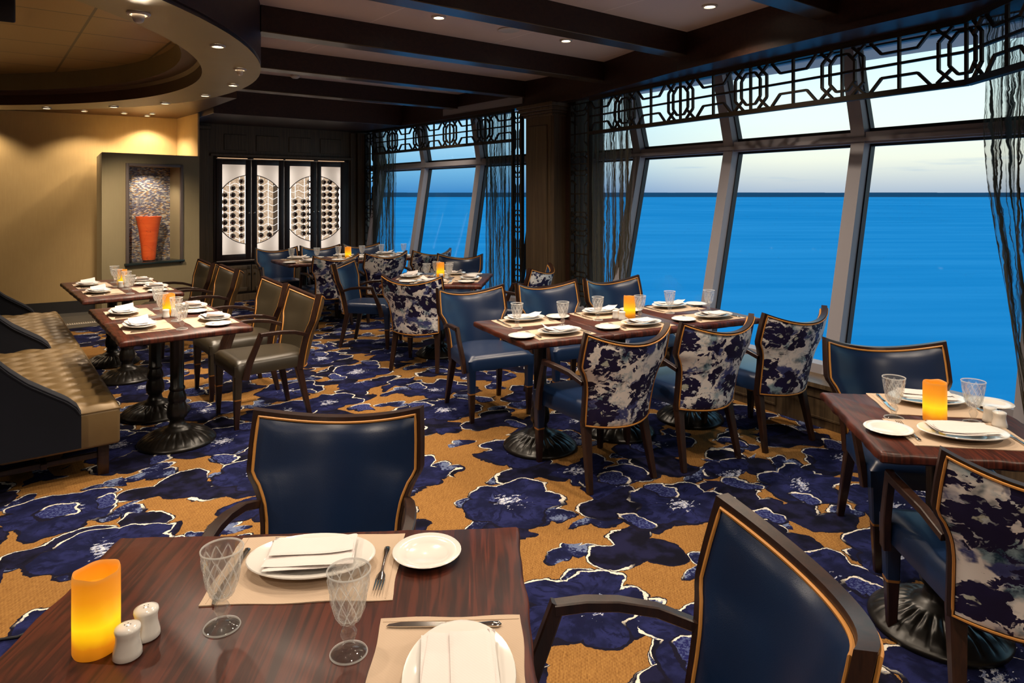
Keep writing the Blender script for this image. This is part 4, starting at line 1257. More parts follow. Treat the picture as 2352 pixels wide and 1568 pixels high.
class TF:
    """frame of a table group: origin at its near corner, x along, y away"""
    def __init__(s, o, ang): s.o = flat(o); s.a = radians(ang); s.ang = ang; s.x = Vector((cos(s.a), sin(s.a), 0)); s.y = Vector((-sin(s.a), cos(s.a), 0))
    def __call__(s, x, y, z=0.0): p = s.o + s.x * x + s.y * y; return Vector((p.x, p.y, z))

# ------------------------------------------------------------------ tableware prototypes
def lathe_obj(name, prof, seg, mt, fn=None, sx=1, sy=1, ang=40):
    b = B(); b.lathe(prof, seg, fn=fn, sx=sx, sy=sy); return b.done(name, mt, angle=ang)
def P_plate():
    pr = [(0.0, 0.004), (0.055, 0.004), (0.062, 0.0), (0.068, 0.002), (0.075, 0.008), (0.105, 0.014), (0.140, 0.021), (0.1455, 0.024), (0.144, 0.0265), (0.138, 0.0255), (0.106, 0.019), (0.098, 0.016), (0.088, 0.0095), (0.070, 0.0075), (0.0, 0.007)]
    return lathe_obj('dinner_plate', pr, 48, 'porcelain', sy=0.68, ang=70)
def P_bread():
    pr = [(0.0, 0.003), (0.040, 0.003), (0.045, 0.0), (0.050, 0.004), (0.078, 0.013), (0.081, 0.0155), (0.079, 0.0175), (0.058, 0.0115), (0.050, 0.0085), (0.046, 0.006), (0.0, 0.0055)]
    return lathe_obj('bread_plate', pr, 40, 'porcelain', ang=70)
def P_mat():
    b = B(); w, d_ = 0.40, 0.28
    def top(i, j): return Vector(((i - 0.5) * w + 0.002 * sin(j * 11), (j - 0.5) * d_ + 0.002 * sin(i * 14), 0.0022 + 0.0007 * sin(i * 9 + j * 5)))
    n1, n2 = 16, 12
    a = b.grid(top, n1, n2); c = b.grid(lambda i, j: Vector((top(i, j).x, top(i, j).y, 0.0)), n1, n2)
    def rim(v): return [v[i][0] for i in range(n1 + 1)] + [v[n1][j] for j in range(1, n2 + 1)] + [v[i][n2] for i in range(n1 - 1, -1, -1)] + [v[0][j] for j in range(n2 - 1, 0, -1)]
    ra, rc = rim(a), rim(c)
    for k in range(len(ra)): b.bm.faces.new((ra[k], ra[(k + 1) % len(ra)], rc[(k + 1) % len(ra)], rc[k]))
    for sx in (-1, 1):   # hem stitches
        b.bar((sx * (w / 2 - 0.014), -d_ / 2 + 0.004, 0.0031), (sx * (w / 2 - 0.014), d_ / 2 - 0.004, 0.0031), 0.0012, 0.0008)
    return b.done('placemat', 'placemat_linen', angle=60)
def cloth_slab(b, w, d_, th, zf, M=None, n=16):
    def t_(i, j, up):
        x = (i - 0.5) * w; y = (j - 0.5) * d_
        e = min(i, 1 - i, j, 1 - j); rd = min(1.0, e / 0.06); rd = sqrt(1 - (1 - rd) ** 2)
        z = zf(x, y) + th / 2 + (th / 2 if up else -th / 2) * rd
        p = Vector((x, y, z)); return M @ p if M is not None else p
    a = b.grid(lambda i, j: t_(i, j, True), n, n); c = b.grid(lambda i, j: t_(i, j, False), n, n)
    def rim(v): return [v[i][0] for i in range(n + 1)] + [v[n][j] for j in range(1, n + 1)] + [v[i][n] for i in range(n - 1, -1, -1)] + [v[0][j] for j in range(n - 1, 0, -1)]
    ra, rc = rim(a), rim(c)
    for k in range(len(ra)): b.bm.faces.new((ra[k], ra[(k + 1) % len(ra)], rc[(k + 1) % len(ra)], rc[k]))
def P_napkin(kind):
    b = B()
    # sits on the plate rim, origin at the plate's foot
    base = lambda x, y: 0.024 + 0.006 * (abs(y) / 0.07) ** 2 - 0.004 * (1 - (x / 0.1) ** 2)
    if kind == 0:
        cloth_slab(b, 0.195, 0.135, 0.0055, lambda x, y: base(x, y) + 0.001 * sin(x * 40), Matrix.Rotation(radians(2), 4, 'Z'))
        cloth_slab(b, 0.192, 0.125, 0.0045, lambda x, y: base(x, y) + 0.0055 + 0.0015 * sin(x * 34 + y * 30), Matrix.Rotation(radians(-3), 4, 'Z'))
        cloth_slab(b, 0.185, 0.075, 0.005, lambda x, y: base(x, y) + 0.010 + 0.0015 * sin(x * 28), Matrix.Translation((0, -0.022, 0)) @ Matrix.Rotation(radians(2), 4, 'Z'))
    else:
        cloth_slab(b, 0.20, 0.125, 0.005, lambda x, y: base(x, y) + 0.002 * sin(x * 30), Matrix.Rotation(radians(6), 4, 'Z'))
        lift = lambda x, y: base(x, y) + 0.005 + 0.034 * max(0.0, (-x - 0.045) / 0.06) ** 1.7 * (0.6 + 0.4 * y / 0.06) + 0.003 * sin(x * 36 + y * 20)
        cloth_slab(b, 0.205, 0.115, 0.0045, lift, Matrix.Rotation(radians(-6), 4, 'Z'))
        cloth_slab(b, 0.120, 0.085, 0.005, lambda x, y: base(x, y) + 0.012 + 0.003 * sin(x * 40), Matrix.Translation((0.028, -0.012, -0.001)) @ Matrix.Rotation(radians(4), 4, 'Z'))
    return b.done('napkin', 'napkin_linen', angle=60)
def flat_shape(b, pts, z0, z1):
    b.prism(pts, z0, z1)
def P_knife():
    b = B()
    hp = [(0.0, 0.0), (0.0085, 0.006), (0.0085, 0.02), (0.006, 0.04), (0.0052, 0.07), (0.0065, 0.09), (0.005, 0.098)]
    path = [(0, y, 0.0068) for _, y in hp]
    b.tube([(0, -0.115 + y, 0.0060) for r, y in hp], [max(r, 0.002) * 0.9 for r, y in hp], 10, flat=0.6)
    bl = [(-0.005, -0.018), (0.005, -0.018), (0.0085, 0.0), (0.0095, 0.05), (0.0085, 0.085), (0.003, 0.108), (-0.004, 0.112), (-0.0055, 0.09), (-0.005, 0.0)]
    b.prism(bl, 0.0040, 0.0062)
    return b.done('knife', 'steel', angle=40)
def P_fork():
    b = B()
    hp = [(0.003, 0.0), (0.0085, 0.006), (0.0075, 0.022), (0.004, 0.05), (0.0032, 0.09), (0.0035, 0.115)]
    b.tube([(0, -0.10 + y, 0.0050 + 0.004 * sin(y * 22)) for r, y in hp], [r * 0.9 for r, y in hp], 10, flat=0.45)
    b.tube([(0, 0.012, 0.008), (0, 0.026, 0.006), (0, 0.045, 0.0055)], [0.0035, 0.010, 0.0115], 10, flat=0.25)
    for k in range(4):
        x = -0.0087 + 0.0058 * k
        b.tube([(x, 0.040, 0.0055), (x, 0.065, 0.0075), (x, 0.092, 0.0115)], [0.0019, 0.0017, 0.0009], 6)
    return b.done('fork', 'steel', angle=50)
def P_goblet():
    b = B()
    prof = [(0.0, 0.0), (0.033, 0.0), (0.0352, 0.0015), (0.034, 0.0035), (0.022, 0.0075), (0.012, 0.013), (0.0085, 0.020), (0.0095, 0.025), (0.0135, 0.033), (0.0148, 0.040), (0.0120, 0.047), (0.0078, 0.052), (0.0085, 0.056), (0.014, 0.060)]
    def rb(z): return interp([(0.060, 0.016), (0.070, 0.0235), (0.085, 0.0290), (0.105, 0.0330), (0.130, 0.0370), (0.157, 0.0405)], z)
    n0 = len(prof)
    zz = [0.062 + 0.0045 * k for k in range(20)]
    prof += [(rb(z), z) for z in zz] + [(0.0408, 0.154), (0.0412, 0.1565), (0.0402, 0.158), (0.0388, 0.1565)]
    prof += [(rb(z) - 0.0022, z) for z in zz[::-3]] + [(0.008, 0.0635), (0.0, 0.062)]
    def fn(r, z, a, j):
        if n0 <= j < n0 + 20 and z < 0.146:
            q = (z - 0.062) * 74
            e = sin(a * 5 + q) * sin(a * 5 - q)
            r += 0.0034 * (abs(e) ** 0.6 - 0.4)
        elif 0.028 < z < 0.045 and j < n0: r *= 1 + 0.06 * cos(a * 8)
        return r, z
    b.lathe(prof, 80, fn=fn)
    return b.done('goblet', 'crystal', angle=70)
def P_shaker():
    b = B()
    b.lathe([(0.0, 0.0), (0.0235, 0.0), (0.0255, 0.003), (0.0245, 0.012), (0.0205, 0.030), (0.0205, 0.042), (0.0225, 0.050), (0.0215, 0.0545), (0.014, 0.0575), (0.0, 0.0585)], 32)
    o = b.done('shaker', 'porcelain', angle=60)
    b = B()
    for k in range(4):
        a = k * pi / 2; b.lathe([(0.0, 0.0), (0.0012, 0.0), (0.0, 0.0004)], 8, c=(0.005 * cos(a), 0.005 * sin(a), 0.0586))
    b.done('pour_hole', 'gasket', o)
    return o
def P_candle():
    b = B()
    def fn(r, z, a, j):
        k = 1 + 0.012 * sin(3 * a + 1) + 0.006 * sin(7 * a)
        if z > 0.13: z += 0.002 * sin(2 * a + 0.5) + 0.0012 * sin(5 * a)
        return r * k, z
    b.lathe([(0.0, 0.0), (0.0385, 0.0), (0.040, 0.003), (0.0402, 0.07), (0.0400, 0.142), (0.0385, 0.148), (0.0365, 0.146), (0.0355, 0.140), (0.034, 0.115), (0.0, 0.110)], 44, fn=fn)
    o = b.done('candle', 'candle_wax', angle=60)
    b = B(); b.tube([(0, 0, 0.109), (0.001, 0, 0.116), (0.002, 0.001, 0.121)], 0.0012, 6); b.done('wick', 'gasket', o)
    return o
protos = {}
NAP = 0
def put(kind, p, rz, label, cat, group=None):
    mk = {'plate': P_plate, 'bread': P_bread, 'mat': P_mat, 'nap0': lambda: P_napkin(0), 'nap1': lambda: P_napkin(1), 'knife': P_knife, 'fork': P_fork, 'goblet': P_goblet, 'shaker': P_shaker, 'candle': P_candle}
    o = dup(protos[kind]) if kind in protos else mk[kind]()
    protos.setdefault(kind, o)
    o.location = p; o.rotation_euler = (0, 0, rz)
    return tag(o, label, cat, group)
TZ = 0.7602
rj = random.Random(11)
def setting(c, th, where, gob=(0.15, 0.20), nap='nap1', bread=(-0.255, 0.005), matdy=0.035, goblet=True, cut=0.0):
    """c: plate centre; th: heading of the diner (deg); where: text naming the place"""
    a = radians(th); X = Vector((cos(a), sin(a), 0)); Y = Vector((-sin(a), cos(a), 0)); c = flat(c)
    def L(x, y, z=TZ): p = c + X * x + Y * y; return Vector((p.x, p.y, z))
    j = lambda s=2.0: radians(rj.uniform(-s, s))
    put('mat', L(0, matdy), a + j(1.5), 'tan linen placemat, %s' % where, 'placemat', 'placemats')
    put('plate', L(0, 0, TZ + 0.0030), a + j(), 'white oval dinner plate, %s' % where, 'plate', 'dinner plates')
    put(nap, L(0.0, 0, TZ + 0.0035), a + j(5), 'folded white napkin on the plate, %s' % where, 'napkin', 'napkins on the dinner plates')
    put('bread', L(bread[0], bread[1], TZ + 0.0005), a + j(), 'small round bread plate, %s' % where, 'plate', 'bread plates')
    put('knife', L(0.168, 0.035 + cut, TZ + 0.0006), a + j(3), 'steel table knife, %s' % where, 'knife', 'knives')
    put('fork', L(-0.166, 0.030 + cut, TZ + 0.0010), a + j(3), 'steel fork, %s' % where, 'fork', 'forks')
    if goblet: put('goblet', L(gob[0], gob[1], TZ + 0.0003), a + rj.uniform(0, 6), 'clear cut-glass goblet, %s' % where, 'glass', 'cut-glass goblets')
def shakers(p1, p2, txt):
    v = flat(p2) - flat(p1)
    if v.length < 0.056: p2 = flat(p1) + v.normalized() * 0.056
    put('shaker', Vector((p1.x, p1.y, TZ)), 0.3, 'white porcelain shaker %s, the nearer one' % txt, 'shaker', 'salt and pepper shakers')
    put('shaker', Vector((p2.x, p2.y, TZ)), 1.2, 'white porcelain shaker %s, the farther one' % txt, 'shaker', 'salt and pepper shakers')
def candle(p, txt):
    o = put('candle', Vector((p.x, p.y, TZ)), rj.uniform(0, 6), 'glowing amber pillar candle %s' % txt, 'candle', 'pillar candles')

# ------------------------------------------------------------------ table A: right in front
AA = 3.2
TA = TF(px(1190, 1207, 0.76), AA)        # back right corner
table(1.0, 1.06, TA(-0.50, -0.53), AA, 'reddish brown wooden table in the near foreground at the lower left', None)
setting(TA(-0.487, -0.168), 180 + AA, 'far side of the foreground table', nap='nap0', goblet=False, bread=(-0.262, -0.03), matdy=0.0)
setting(px(1055, 1548, 0.785), 90 + AA, 'right side of the foreground table', nap='nap0', goblet=False, bread=(-0.26, 0.0), matdy=0.023)
put('goblet', px(510, 1440, 0.76), 0.4, 'clear cut-glass goblet left of the far napkin, foreground table', 'glass', 'cut-glass goblets')
put('goblet', px(801, 1500, 0.76), 2.0, 'clear cut-glass goblet in the middle of the foreground table, the nearest glass of all', 'glass', 'cut-glass goblets')
candle(px(221, 1489, 0.76), 'at the left of the foreground table')
shakers(px(293, 1506, 0.76), px(333, 1464, 0.76), 'by the candle on the foreground table')
mA = flat(mid_px((575, 940), (973, 935)))
chair('blue', mA, 182, 'blue leather armchair facing the viewer across the foreground table', 'blue chairs facing the viewer')
mA2 = flat((px(1650, 1140, 0.885) + px(1968, 1483, 0.885)) / 2)
chair('blue', mA2, 95.5, 'large blue leather armchair at the right side of the foreground table', 'side-on blue chairs')

# ------------------------------------------------------------------ table B: long table by the large windows
TB = TF(px(1206, 790, 0.76), 26)
names = ['left', 'middle', 'right']
for i in range(3):
    table(0.61, 0.77, TB(0.305 + 0.6105 * i, 0.385), 26, 'dark wood table, %s one of three pushed together by the large windows' % names[i], 'three tables pushed together by the large windows')
    setting(TB(0.315 + 0.61 * i, 0.155), 26, 'near side, %s place, long table by the large windows' % names[i], gob=(0.14, 0.20))
    setting(TB(0.315 + 0.61 * i, 0.625), 206, 'far side, %s place, long table by the large windows' % names[i], gob=(0.15, 0.19))
candle(px(1446, 729, 0.76), 'in the middle of the long table by the large windows')
shakers(px(1429, 734, 0.76), px(1414, 731, 0.76), 'by the candle, long table by the large windows')
for i, (a, c) in enumerate((((1340, 760), (1531, 741)), ((1557, 737), (1726.5, 720)), ((1748.6, 716.5), (1892, 701)))):
    chair('blue', flat(mid_px(a, c)), 29, 'floral-backed armchair, %s one along the near side of the long window table' % names[i], 'floral-backed chairs on the near side of the long window table')
for i, (a, c) in enumerate((((1006, 661.6), (1157, 651.4)), ((1191, 648), (1322, 641.7)), ((1347, 640), (1464.5, 630)))):
    chair('blue', flat(mid_px(a, c)), 206, 'blue armchair facing the viewer, %s one behind the long window table' % names[i], 'blue chairs on the far side of the long window table')

# ------------------------------------------------------------------ table C and D beside the banquette
TC = TF(px(275, 785, 0.76), 38)
for i, nm in ((0, 'near'), (1, 'far')):
    table(0.755, 0.70, TC(0.3775, 0.35 + 0.7005 * i), 38, 'reddish wood table, %s one of the pair at the nearer banquette' % nm, 'two tables beside the nearer banquette')
    setting(TC(0.17, 0.40 + 0.60 * i), -52, '%s banquette-side place, table at the nearer banquette' % nm, gob=(0.22, 0.20), bread=(-0.2, 0.02), nap='nap1')
    setting(TC(0.615, 0.375 + 0.60 * i), 128, '%s chair-side place, table at the nearer banquette' % nm, gob=(0.13, 0.21), bread=(-0.21, 0.03))
candle(px(388, 723, 0.76), 'on the table beside the nearer banquette')
shakers(px(381, 729, 0.76), px(398, 727, 0.76), 'by the candle, table at the nearer banquette')
TD = TF(px(189.5, 690.5, 0.76), 39.5)
for i, nm in ((0, 'near'), (1, 'far')):
    table(0.755, 0.70, TD(0.3775, 0.35 + 0.7005 * i), 39.5, 'reddish wood table, %s one of the pair before the vase niche' % nm, 'two tables in front of the vase niche')
    setting(TD(0.17, 0.40 + 0.58 * i), -50.5, '%s banquette-side place, table before the vase niche' % nm, gob=(0.22, 0.20), bread=(-0.2, 0.02))
    setting(TD(0.615, 0.40 + 0.58 * i), 129.5, '%s chair-side place, table before the vase niche' % nm, gob=(0.13, 0.21), bread=(-0.21, 0.03))
candle(px(281, 655, 0.76), 'on the table in front of the vase niche')
shakers(px(277, 660.5, 0.76), px(288, 659, 0.76), 'by the candle, table before the vase niche')
for (a, c, lb) in (((663, 655.6), (729, 675.7), 'nearest olive brown leather armchair, at the table by the nearer banquette'),
                   ((602.8, 633.6), (650.6, 649), 'olive brown leather armchair just behind the nearest one at the banquette table'),
                   ((499.5, 606.9), (545.4, 616.4), 'nearer olive brown leather armchair at the table before the vase niche'),
                   ((453.6, 594.4), (488, 603), 'farthest olive brown leather armchair, beside the niche block')):
    chair('brown', flat(mid_px(a, c)), 128, lb, 'olive brown leather armchairs')

# ------------------------------------------------------------------ table E: far, by the wine cabinet
TE = TF(px(663.3, 608, 0.76), 35)
for i in range(3):
    table(0.61, 0.77, TE(0.305 + 0.6105 * i, 0.385), 35, 'dark wood table, %s one of three pushed together before the wine cabinet' % names[i], 'three tables pushed together before the wine cabinet')
    setting(TE(0.315 + 0.61 * i, 0.155), 35, 'near side, %s place, table before the wine cabinet' % names[i])
    setting(TE(0.315 + 0.61 * i, 0.625), 215, 'far side, %s place, table before the wine cabinet' % names[i])
candle(TE(0.90, 0.40), 'on the long table before the wine cabinet')
shakers(TE(0.78, 0.37), TE(0.80, 0.44), 'by the candle, table before the wine cabinet')
for i, (a, c) in enumerate((((717.8, 586), (822.3, 580)), ((837.7, 579), (932, 575)), ((946, 573), (1034, 569)))):
    m_ = flat(mid_px(a, c)); chair('blue', m_, 36, 'floral-backed armchair, %s one at the table before the wine cabinet' % names[i], 'floral-backed chairs before the wine cabinet')
for i, (a, c) in enumerate((((590, 558.7), (681.7, 556)), ((694, 556), (779, 554.5)), ((792.6, 553.6), (870, 550.5)))):
    m_ = TE(0.315 + 0.61 * i, 0.77 + 0.52)
    r = ((a[0] + c[0]) / 2 - CX) / F
    t_ = (r * m_.y - m_.x) / (TE.x.x - r * TE.x.y); m_ = m_ + TE.x * t_
    chair('blue', flat(m_), 213, 'blue armchair facing the viewer, %s one right before the wine cabinet' % names[i], 'blue chairs before the wine cabinet')

# ------------------------------------------------------------------ table F: square table before the far windows
TFf = TF(px(1106.6, 655.6, 0.76) + Vector((-0.97, 0.07, 0)), -4.5)
table(0.97, 0.98, TFf(0.485, 0.49), -4.5, 'square dark wood table standing before the far windows, a chair on each side', None)
o_ = TFf
setting(TFf(0.47, 0.17), -4.5, 'near side of the square table', bread=(-0.24, 0.0), gob=(0.13, 0.2))
setting(TFf(0.56, 0.80), 175.5, 'far side of the square table', bread=(-0.24, 0.0), gob=(0.13, 0.2))
setting(TFf(0.17, 0.55), -94.5, 'left side of the square table', bread=(-0.22, 0.0), gob=(0.14, 0.2))
setting(TFf(0.80, 0.42), 85.5, 'right side of the square table', bread=(-0.22, 0.0), gob=(0.12, 0.22))
candle(px(1011.5, 636, 0.76), 'on the square table before the far windows')
shakers(px(1013.5, 641.5, 0.76), px(1025.5, 640, 0.76), 'by the candle on the square table')
chair('blue', flat(mid_px((877, 628.4), (1020.7, 632.7))), -12, 'floral-backed armchair on the near side of the square table', None)
chair('blue', flat(mid_px((1001.5, 580.5), (1109.7, 582.5))), 169, 'dark blue leather armchair on the far side of the square table', None)
chair('blue', flat(mid_px((769, 605.5), (815.5, 593.6))), -98, 'teal blue leather armchair turned right, at the left of the square table', None)
chair('blue', flat(mid_px((1216, 615), (1257, 603.7))), 67, 'floral-backed armchair in front of the wood pillar, right of the square table', None)

# ------------------------------------------------------------------ table G: right edge
TG = TF(px(2021.6, 1039.7, 0.76), -9.6)
table(0.64, 0.705, TG(0.32, 0.3525), -9.6, 'dark wood table by the window at the right edge of the photo', None)
setting(px(2211, 995.7, 0.775), -9.6, 'near side of the window table at right edge', goblet=False, bread=(-0.235, 0.02), nap='nap0')
setting(px(2095.4, 917.8, 0.775) + Vector((0.06, 0, 0)), 170.4, 'far side of the window table at right edge', goblet=False, bread=(-0.235, 0.0), nap='nap0')
put('goblet', px(2053, 960, 0.76), 0.4, 'clear cut-glass goblet left of the candle on the window table at the right edge', 'glass', 'cut-glass goblets')
put('goblet', px(2235.8, 971, 0.76), 2.0, 'clear cut-glass goblet right of the candle on the window table at the right edge', 'glass', 'cut-glass goblets')
candle(px(2147, 966, 0.76), 'on the window table at the right edge')
shakers(px(2296, 980, 0.76), px(2277, 970, 0.76), 'on the window table at the right edge')
chair('blue', flat(mid_px((1892.5, 774), (2177.4, 784))), 171, 'dark blue leather armchair behind the window table at the right edge, facing the viewer', None)
pg = px(2160, 1024, 0.885); e_ = Vector((cos(radians(-10)), sin(radians(-10)), 0))
chair('blue', flat(pg) + e_ * 0.283, -10, 'floral-backed armchair at the lower right, on the near side of the window table', None)

# ------------------------------------------------------------------ banquettes
def tuft(x, y):
    a = x / 0.17; c = y / 0.125
    row = math.floor(c + 0.5)
    u_ = (x / 0.17 + 0.5 * (y / 0.115)); v_ = (x / 0.17 - 0.5 * (y / 0.115))
    return abs(sin(pi * u_) * sin(pi * v_)) ** 0.45
def banquette(o, L, label):
    root = empty('banquette', (o.x, o.y, 0), radians(128))
    # local: x along the sofa, y to the back, z up
    b = B(); dp = 0.56
    def fn(i, j):
        x = 0.01 + (L - 0.02) * i; y = dp * j
        e = min(i * L, (1 - i) * L, y + 0.0) / 0.05; k = min(1.0, e); rr = sqrt(max(0.0, 1 - (1 - k) ** 2))
        return Vector((x, y - 0.0, 0.385 + 0.038 * rr + 0.024 * (tuft(x, y) - 0.5) * k))
    b.grid(fn, 110, 32)
    b.done('seat_cushion', 'satin_gold', root, angle=180)
    bt = B()
    for q in range(1, 12):
        for r_ in range(1, 5):
            xx = q * 0.17 + (0.085 if r_ % 2 else 0); yy = r_ * 0.115
            if xx < L - 0.05: bt.lathe([(0.0, 0.004), (0.006, 0.002), (0.008, 0.0)], 10, c=(xx, yy, 0.404))
    bt.done('button', 'satin_gold', root)
    b = B(); b.box((L / 2, dp / 2, 0.285), (L - 0.01, dp, 0.205), 0.018, 3)
    b.done('seat_base', 'satin_gold', root, angle=50)
    b = B(); b.tube([(0.006, 0.60, 0.386), (0.006, 0.002, 0.386), (L - 0.006, 0.002, 0.386), (L - 0.006, 0.6, 0.386)], 0.005, 6); b.done('piping', 'satin_gold', root)
    # shell: back and the two curved wings
    def wing(t):     # height of the wing's top edge at depth t behind the front
        return interp([(0.19, 0.40), (0.21, 0.45), (0.26, 0.50), (0.34, 0.555), (0.44, 0.625), (0.52, 0.70), (0.60, 0.79), (0.68, 0.88), (0.75, 0.92)], t)
    b = B(); b.prism([(0.0, dp + 0.02), (L, dp + 0.02), (L, 0.76), (0.0, 0.76)], 0.21, 0.42)
    def backf(i, j, off):
        z = 0.42 + 0.52 * j
        return Vector((L * i, 0.60 + 0.10 * j + off, z))
    n = 20
    a_ = b.grid(lambda i, j: backf(i, j, -0.02), n, 8); c_ = b.grid(lambda i, j: backf(i, j, 0.06), n, 8)
    def rim(v, n1, n2): return [v[i][0] for i in range(n1 + 1)] + [v[n1][j] for j in range(1, n2 + 1)] + [v[i][n2] for i in range(n1 - 1, -1, -1)] + [v[0][j] for j in range(n2 - 1, 0, -1)]
    ra, rc = rim(a_, n, 8), rim(c_, n, 8)
    for k in range(len(ra)): b.bm.faces.new((ra[k], ra[(k + 1) % len(ra)], rc[(k + 1) % len(ra)], rc[k]))
    for sx in (0, 1):
        x0 = -0.035 if sx == 0 else L - 0.03; x1 = x0 + 0.065
        nn = 28; prev = None
        ts = [0.195 + (0.75 - 0.195) * k / nn for k in range(nn + 1)]
        va = [[b.bm.verts.new((xx, t_, zz)) for (xx, zz) in ((x0, 0.21), (x0, wing(t_) - 0.015), (x0 + 0.02, wing(t_)), (x1 - 0.02, wing(t_)), (x1, wing(t_) - 0.015), (x1, 0.21))] for t_ in ts]
        for A_, C2 in zip(va, va[1:]):
            for k in range(6): b.bm.faces.new((A_[k], A_[(k + 1) % 6], C2[(k + 1) % 6], C2[k]))
        b.bm.faces.new(va[0][::-1]); b.bm.faces.new(va[-1])
    b.done('shell', 'navy_velvet', root, angle=45)
    for sx in (0, 1):
        xx = 0.0 if sx == 0 else L
        b = B(); b.tube([(xx - 0.036 + 0.0, t_, wing(t_) - 0.03) for t_ in [0.2 + 0.55 * k / 24 for k in range(25)]], 0.004, 6); b.done('piping', 'navy_velvet', root)
    b = B(); bb_ = lambda i, j: Vector((0.03 + (L - 0.06) * i, 0.535 + 0.10 * j , 0.43 + 0.46 * j))
    b.grid(bb_, 40, 14); b.done('back_cushion', 'navy_velvet', root)
    b = B(); b.box((L / 2, 0.36, 0.115), (L - 0.12, 0.03, 0.03), 0.003); b.box((L / 2, 0.62, 0.115), (L - 0.12, 0.03, 0.03), 0.003)
    b.box((0.10, 0.36, 0.115), (0.03, 0.56, 0.03), 0.003); b.box((L - 0.10, 0.36, 0.115), (0.03, 0.56, 0.03), 0.003)
    b.done('stretcher', 'chair_wood', root, angle=30)
    for (lx, ly) in ((0.10, 0.075), (L - 0.10, 0.075), (0.10, 0.68), (L - 0.10, 0.68)):
        b = B(); b.box((lx, ly, 0.0925), (0.055, 0.055, 0.185), 0.003); b.done('leg', 'chair_wood', root, angle=30)
    tag(root, label, 'sofa', 'tufted banquettes')
    return root
OB = px(277, 931, 0.40)
banquette(flat(OB) - N * 0.0, 1.93, 'nearer gold tufted banquette with a navy velvet shell at the left edge')
banquette(flat(OB) + N * 2.0, 1.85, 'farther gold tufted banquette with a navy velvet shell, near the beige wall')

# floor grille
b = B()
b.box((0, 0, 0.008), (0.60, 0.10, 0.010), 0.002)
g_ = b.done('floor_grille', 'trim_white', angle=30)
gp = px(192, 744, 0.0); g_.location = (gp.x, gp.y, 0.004); g_.rotation_euler = (0, 0, UA)
b = B()
for k in range(24): b.box((-0.27 + k * 0.0235, 0, 0.0135), (0.008, 0.072, 0.002))
b.done('slot', 'gasket', g_)
tag(g_, 'pale metal slotted air grille set in the grey stone floor by the farther banquette', 'vent')

# ------------------------------------------------------------------ lights in the ceilings
def aimp(p, z=0.76): return Vector((p.x, p.y, z))
WARM = (1.0, 0.83, 0.64)
i_ = 0
ring = [((318, 30), 0.055, True, 'large downlight with a dropped white eyeball, nearest on the curved gold soffit', TA(-0.3, -0.3), 60),
        ((500, 104), 0.045, False, 'second nearest downlight on the curved gold soffit', TC(0.5, 0.3), 150),
        ((551, 158), 0.045, True, 'third downlight on the curved gold soffit, near its right edge', TC(0.2, 0.9), 150),
        ((535, 194), 0.045, False, 'fourth downlight round the curved gold soffit', TC(0.6, 1.1), 120),
        ((471, 218), 0.045, False, 'fifth downlight round the curved gold soffit', TD(0.6, 0.3), 120),
        ((379, 236), 0.045, False, 'sixth downlight round the curved gold soffit', TD(0.3, 0.8), 150),
        ((261, 244), 0.045, False, 'seventh downlight on the curved gold soffit, above the niche', nbp(s_at(352), 0.2), 190),
        ((107, 247), 0.045, False, 'leftmost downlight on the curved gold soffit', None, 60)]
for (q, r, dr, lb, aim, pw) in ring:
    p = at(q[0], q[1], ZR - 0.002); downlight(p, r, lb, pw * 1.5, 60 if 'seventh' in lb else 105 if aim is not None else 130, 0.9, aimp(aim) if aim is not None else None, WARM, dr)
for (q, lb, pw) in (((193, 254), 'left downlight in the brown ceiling above the beige wall', 70), ((285, 259), 'dim middle downlight in the brown ceiling above the beige wall', 25), ((350, 260), 'right downlight in the brown ceiling beside the niche', 60), ((338, 265), 'downlight nearest the beige wall above the niche', 70)):
    p = at(q[0], q[1], ZL - 0.002); downlight(p, 0.042, lb, pw * 1.1, 125, 0.5, None, (1.0, 0.80, 0.56))
for (q, lb, pw) in (((1008, 38.5), 'bright recessed downlight between the beams at top centre', 110), ((1300, 92), 'recessed downlight between the beams above the pillar', 90), ((1630, 13), 'recessed downlight at the top right between the dark beams', 110), ((970, 211), 'small far recessed downlight between the beams', 110)):
    p = at(q[0], q[1], ZC - 0.002); downlight(p, 0.055, lb, pw * 1.5, 130, 0.9, None, WARM)
# unseen fittings added above the foreground and between the far beams for their light
for (x, y, pw, lb) in ((-0.75, 1.6, 58, 'over the left of the foreground table'), (0.15, 1.0, 46, 'over the right of the foreground table'), (1.55, 2.35, 80, 'over the right-edge window table'),
                      (0.25, 4.05, 130, 'over the left end of the long window table'), (1.05, 4.35, 100, 'over the right end of the long window table'), (-0.9, 3.4, 150, 'over the open carpet'), (0.6, 2.6, 130, 'over the carpet behind the foreground table')):
    downlight(Vector((x, y, ZC - 0.002)), 0.055, 'added unseen downlight %s, out of the frame' % lb, pw * 1.5, 130, 0.9, None, WARM)
for (x, y, pw, lb) in ((-2.25, 8.35, 150, 'over the left end of the far table'), (-1.35, 9.0, 120, 'over the right end of the far table'), (-0.75, 6.55, 130, 'over the square table'), (-1.3, 5.6, 80, 'over the aisle')):
    downlight(Vector((x, y, ZC - 0.002)), 0.040, 'small downlight added between the beams %s' % lb, pw * 1.5, 130, 0.9, None, WARM)
p = at(1168, 68, ZC - 0.002)
b = B(); b.lathe([(0.085, 0.0), (0.085, -0.006), (0.078, -0.010), (0.0, -0.010)], 32); sp = b.done('ceiling_speaker', 'trim_white', angle=40)
sp.location = p; tag(sp, 'flat round pinkish ceiling speaker cover between two downlights', 'speaker')
p = at(640, 176, ZC - 0.002)
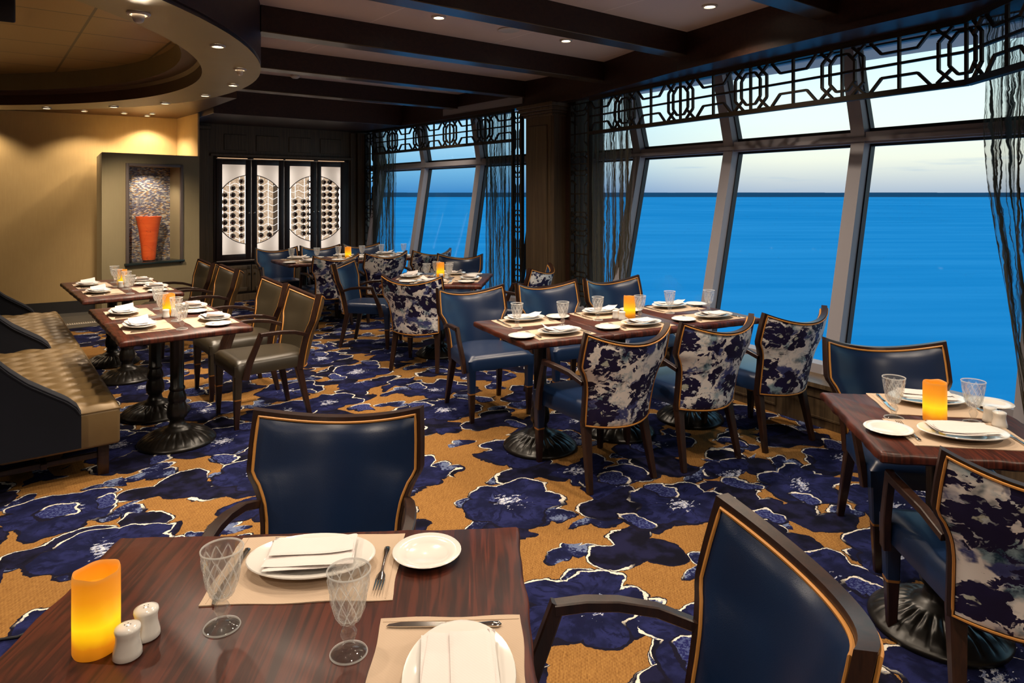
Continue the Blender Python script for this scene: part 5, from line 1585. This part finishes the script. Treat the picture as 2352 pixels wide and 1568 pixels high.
p = at(678, 173, ZC - 0.002); b = B(); b.lathe([(0.05, 0.0), (0.05, -0.02), (0.03, -0.035), (0.0, -0.037)], 24); sd = b.done('smoke_detector', 'trim_white', angle=40)
sd.location = p; tag(sd, 'small white smoke detector on the ceiling beside the gold soffit', 'detector')
for (x, y, lb) in ((-6.75, 8.35, 'wall'), (-7.7, 7.7, 'left part of the wall')):  # unseen lamps added to keep the beige wall bright further left
    downlight(Vector((x, y, ZL - 0.002)), 0.042, 'unseen downlight over the beige %s, beyond the left edge' % lb, 90, 125, 0.5, None, (1.0, 0.80, 0.56))
for (x, y, lb) in ((-2.6, 1.4, 'left of the camera'), (-3.6, -0.4, 'behind and left of the camera'), (2.4, 0.2, 'right of the camera'), (0.4, -1.2, 'behind the camera')):  # unseen lamps added to lift the ambient light of the room
    downlight(Vector((x, y, ZC - 0.002 if x > -1 else ZR - 0.002)), 0.055, 'unseen fill downlight %s, out of the frame' % lb, 360, 140, 0.9, None, WARM)
p = at(4, 18, 2.72); b = B(); b.box((0, 0, 0), (0.13, 0.11, 0.16), 0.01, 2); b.box((0, -0.01, 0.09), (0.03, 0.03, 0.06), 0.002)
o = b.done('hanging_speaker', 'gasket', angle=30); o.location = p; o.rotation_euler = (radians(12), 0, 0.6)
tag(o, 'small black speaker hanging in the domed recess at the top left corner', 'speaker')
b = B(); b.tube([px(x, y, 0.006) for x, y in ((-160, 1500), (-90, 1478), (0, 1468), (40, 1462), (90, 1440), (150, 1400))], 0.005, 8)
o = b.done('power_cord', 'gasket'); tag(o, 'thin black cord lying on the carpet by the left of the foreground table', 'cord')
# niche lamp
nl = bpy.data.lights.new('niche_lamp', 'SPOT'); nl.energy = 16; nl.color = (1.0, 0.85, 0.7); nl.spot_size = radians(120); nl.spot_blend = 0.6; nl.shadow_soft_size = 0.02
no = bpy.data.objects.new('niche_lamp', nl); col.objects.link(no); no.location = nbp(s_at(356), 0.05, zn1 - 0.03)
no.rotation_euler = (nbp(s_at(352), 0.2, zn0 + 0.3) - no.location).to_track_quat('-Z', 'Y').to_euler()
# candle flames' glow
for (c_, s_) in ((px(221, 1489, 0.76), 'a'),):
    pass
